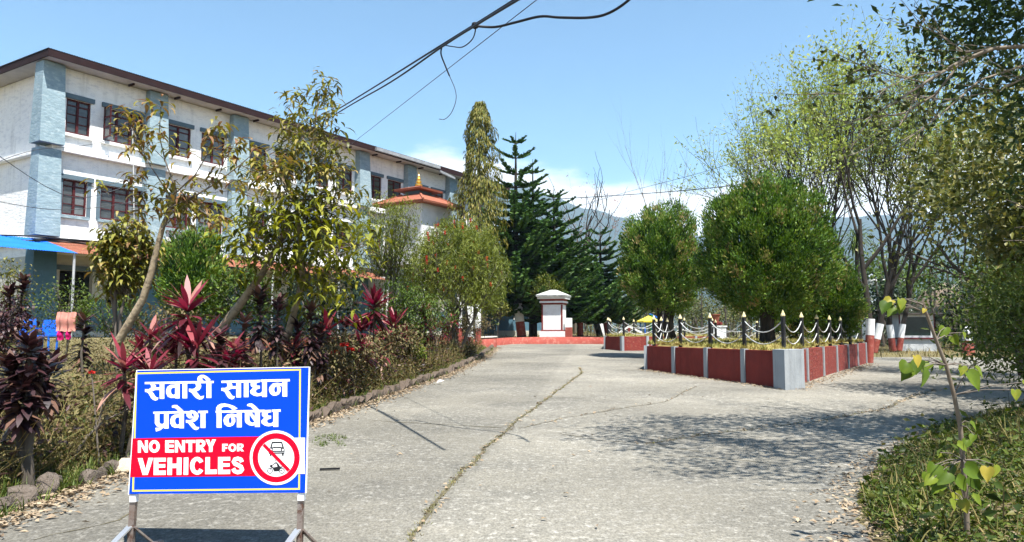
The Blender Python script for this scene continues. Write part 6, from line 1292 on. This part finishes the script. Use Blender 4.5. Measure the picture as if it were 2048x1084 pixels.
# ================================================================== WIRES
m_wire = pm('black_cable', (.012, .012, .014), None, 4, .5); m_wire2 = pm('grey_cable', (.05, .055, .065), None, 4, .5)
def wire(name, label, pts, r, mat=m_wire, sag=0.0, n=10):
    """pts: (px, py, depth) knots"""
    q = np.array([P(*p) for p in pts])
    if len(q) == 2: q = np.array([q[0] + (q[1] - q[0]) * k / n - np.array([0, 0, 4 * sag * (k / n) * (1 - k / n)]) for k in range(n + 1)])
    else:
        o = []
        for i in range(len(q) - 1):
            p0, p1, p2, p3 = q[max(i - 1, 0)], q[i], q[i + 1], q[min(i + 2, len(q) - 1)]
            for k in range(6):
                t = k / 6; o.append(.5 * ((2 * p1) + (-p0 + p2) * t + (2 * p0 - 5 * p1 + 4 * p2 - p3) * t * t + (-p0 + 3 * p1 - 3 * p2 + p3) * t ** 3))
        q = np.array(o + [q[-1]])
    return tag(tubes(name, [(q, np.full(len(q), r))], mat, None, 6), label, 'cable')
wire('cable', 'upper of the twin thick cables rising from the facade to the top edge', [(500, 322, 31.5), (670, 222, 20), (880, 92, 11.5), (948, 50, 10), (1100, -45, 7.5)], .016)
wire('cable', 'lower of the twin thick cables rising from the facade to the top edge', [(500, 334, 31.5), (675, 226, 20), (780, 165, 14.5), (882, 95, 11.4), (946, 54, 9.95), (1098, -38, 7.5)], .016)
wire('cable', 'thin wire running beside the twin cables from the roof', [(690, 298, 30), (1150, -60, 9)], .007, m_wire2)
wire('cable', 'loose thick cord bowing right from the cable knot', [(950, 52, 10), (990, 54, 10), (1030, 45, 9.7), (1080, 33, 9.4), (1120, 35, 9.2), (1180, 35, 9), (1220, 25, 8.8), (1262, -4, 8.5), (1300, -50, 8)], .017)
wire('cable', 'short looping cord hanging between the knot and the drop', [(952, 55, 10), (945, 78, 10.2), (925, 94, 10.6), (905, 93, 11), (886, 90, 11.4)], .009)
wire('cable', 'dangling cable end hanging from the twin cables', [(884, 93, 11.4), (882, 108, 11.4), (890, 130, 11.4), (899, 152, 11.4)], .013)
wire('cable', 'thin curled tail wire below the dangling cable end', [(899, 152, 11.4), (910, 178, 11.4), (912, 200, 11.4), (903, 225, 11.4), (890, 238, 11.4), (878, 238, 11.4)], .006, m_wire2)
q = P(950, 51, 10); kn = MB().lathe(q - np.array([0, 0, .05]), [(.01, 0), (.045, .02), (.05, .05), (.045, .08), (.01, .1)], 10); tag(kn.build('cable_knot', m_wire), 'small knot where the loose cord joins the twin cables', 'knot')
wire('power_line', 'long power line crossing before the thujas to the right edge', [(985, 404, 46), (1150, 396, 44), (1420, 376, 40), (1700, 335, 34), (2100, 265, 27)], .022)
wire('power_line', 'second fainter power line rising past the dead tree', [(1150, 415, 46), (1250, 385, 44), (1420, 340, 40), (1700, 250, 33)], .011, m_wire2)
wire('power_line', 'thin line crossing low behind the painted tree trunks', [(1560, 470, 42), (1900, 448, 40), (2100, 430, 38)], .012, m_wire2)
wire('cable', 'cable bundle draped along the wall above the awning', [(-40, 478, 25.4), (60, 482, 25.8), (110, 478, 26.8), (250, 488, 29), (440, 502, 33), (600, 510, 37)], .05)
wire('cable', 'second sagging cable above the rust red awning', [(-40, 470, 25.4), (90, 474, 26), (200, 492, 28), (330, 494, 30.5), (440, 508, 33)], .03)
wire('cable', 'thin wire sloping across the left buttress', [(-20, 300, 20), (150, 395, 22), (300, 352, 24)], .010, m_wire2)
wire('cable', 'thin wire crossing the lower windows at left', [(-20, 400, 20), (130, 420, 22), (300, 400, 24), (470, 380, 28)], .010, m_wire2)
wire('cable', 'slack dark wire falling across the left corner', [(-20, 330, 20), (70, 300, 22), (200, 285, 24.5), (300, 240, 28)], .009, m_wire2)
wire('cable', 'white hanging cord in front of the three light window', [(265, 262, 28.5), (267, 340, 28.5), (268, 440, 28.5)], .02, m_pvc)
q = G(660, 942); MBk = MB().bar((q[0] - .11, q[1], h(q[0], q[1]) + .02), (q[0] + .1, q[1] + .03, h(q[0], q[1]) + .022), .03, .015); tag(MBk.build('black_strip', m_wire), 'short black strip lying on the concrete right of the sign', 'debris')
q = G(873, 770); tag(leaves('paper_scrap', [np.array([q[0], q[1], h(q[0], q[1]) + .06])], [(.8, .3, .3)], [(0, -.4, 1)], .2, .12, m_sw, None, rng_(5), T5, F5), 'crumpled white wrapper on the brick edging', 'litter')
# ================================================================== HAZE
hz_m = bpy.data.materials.new('haze_air'); hz_m.use_nodes = True; t = hz_m.node_tree
t.nodes.remove(t.nodes['Principled BSDF']); pv = t.nodes.new('ShaderNodeVolumePrincipled'); pv.inputs['Color'].default_value = (.52, .76, 1.0, 1); pv.inputs['Density'].default_value = 1.5e-4; pv.inputs['Anisotropy'].default_value = 0.0
t.links.new(pv.outputs[0], t.nodes['Material Output'].inputs['Volume'])

zt_ = 420.0
hb_ = MB(); hb_.box((-5200, -350, -1.5), (10400, 0, 0), (0, 5000, 0), (0, 0, 700)); haze = hb_.build('haze', hz_m); tag(haze, 'thin pale blue air between the camera and the mountains', 'haze', kind='stuff')
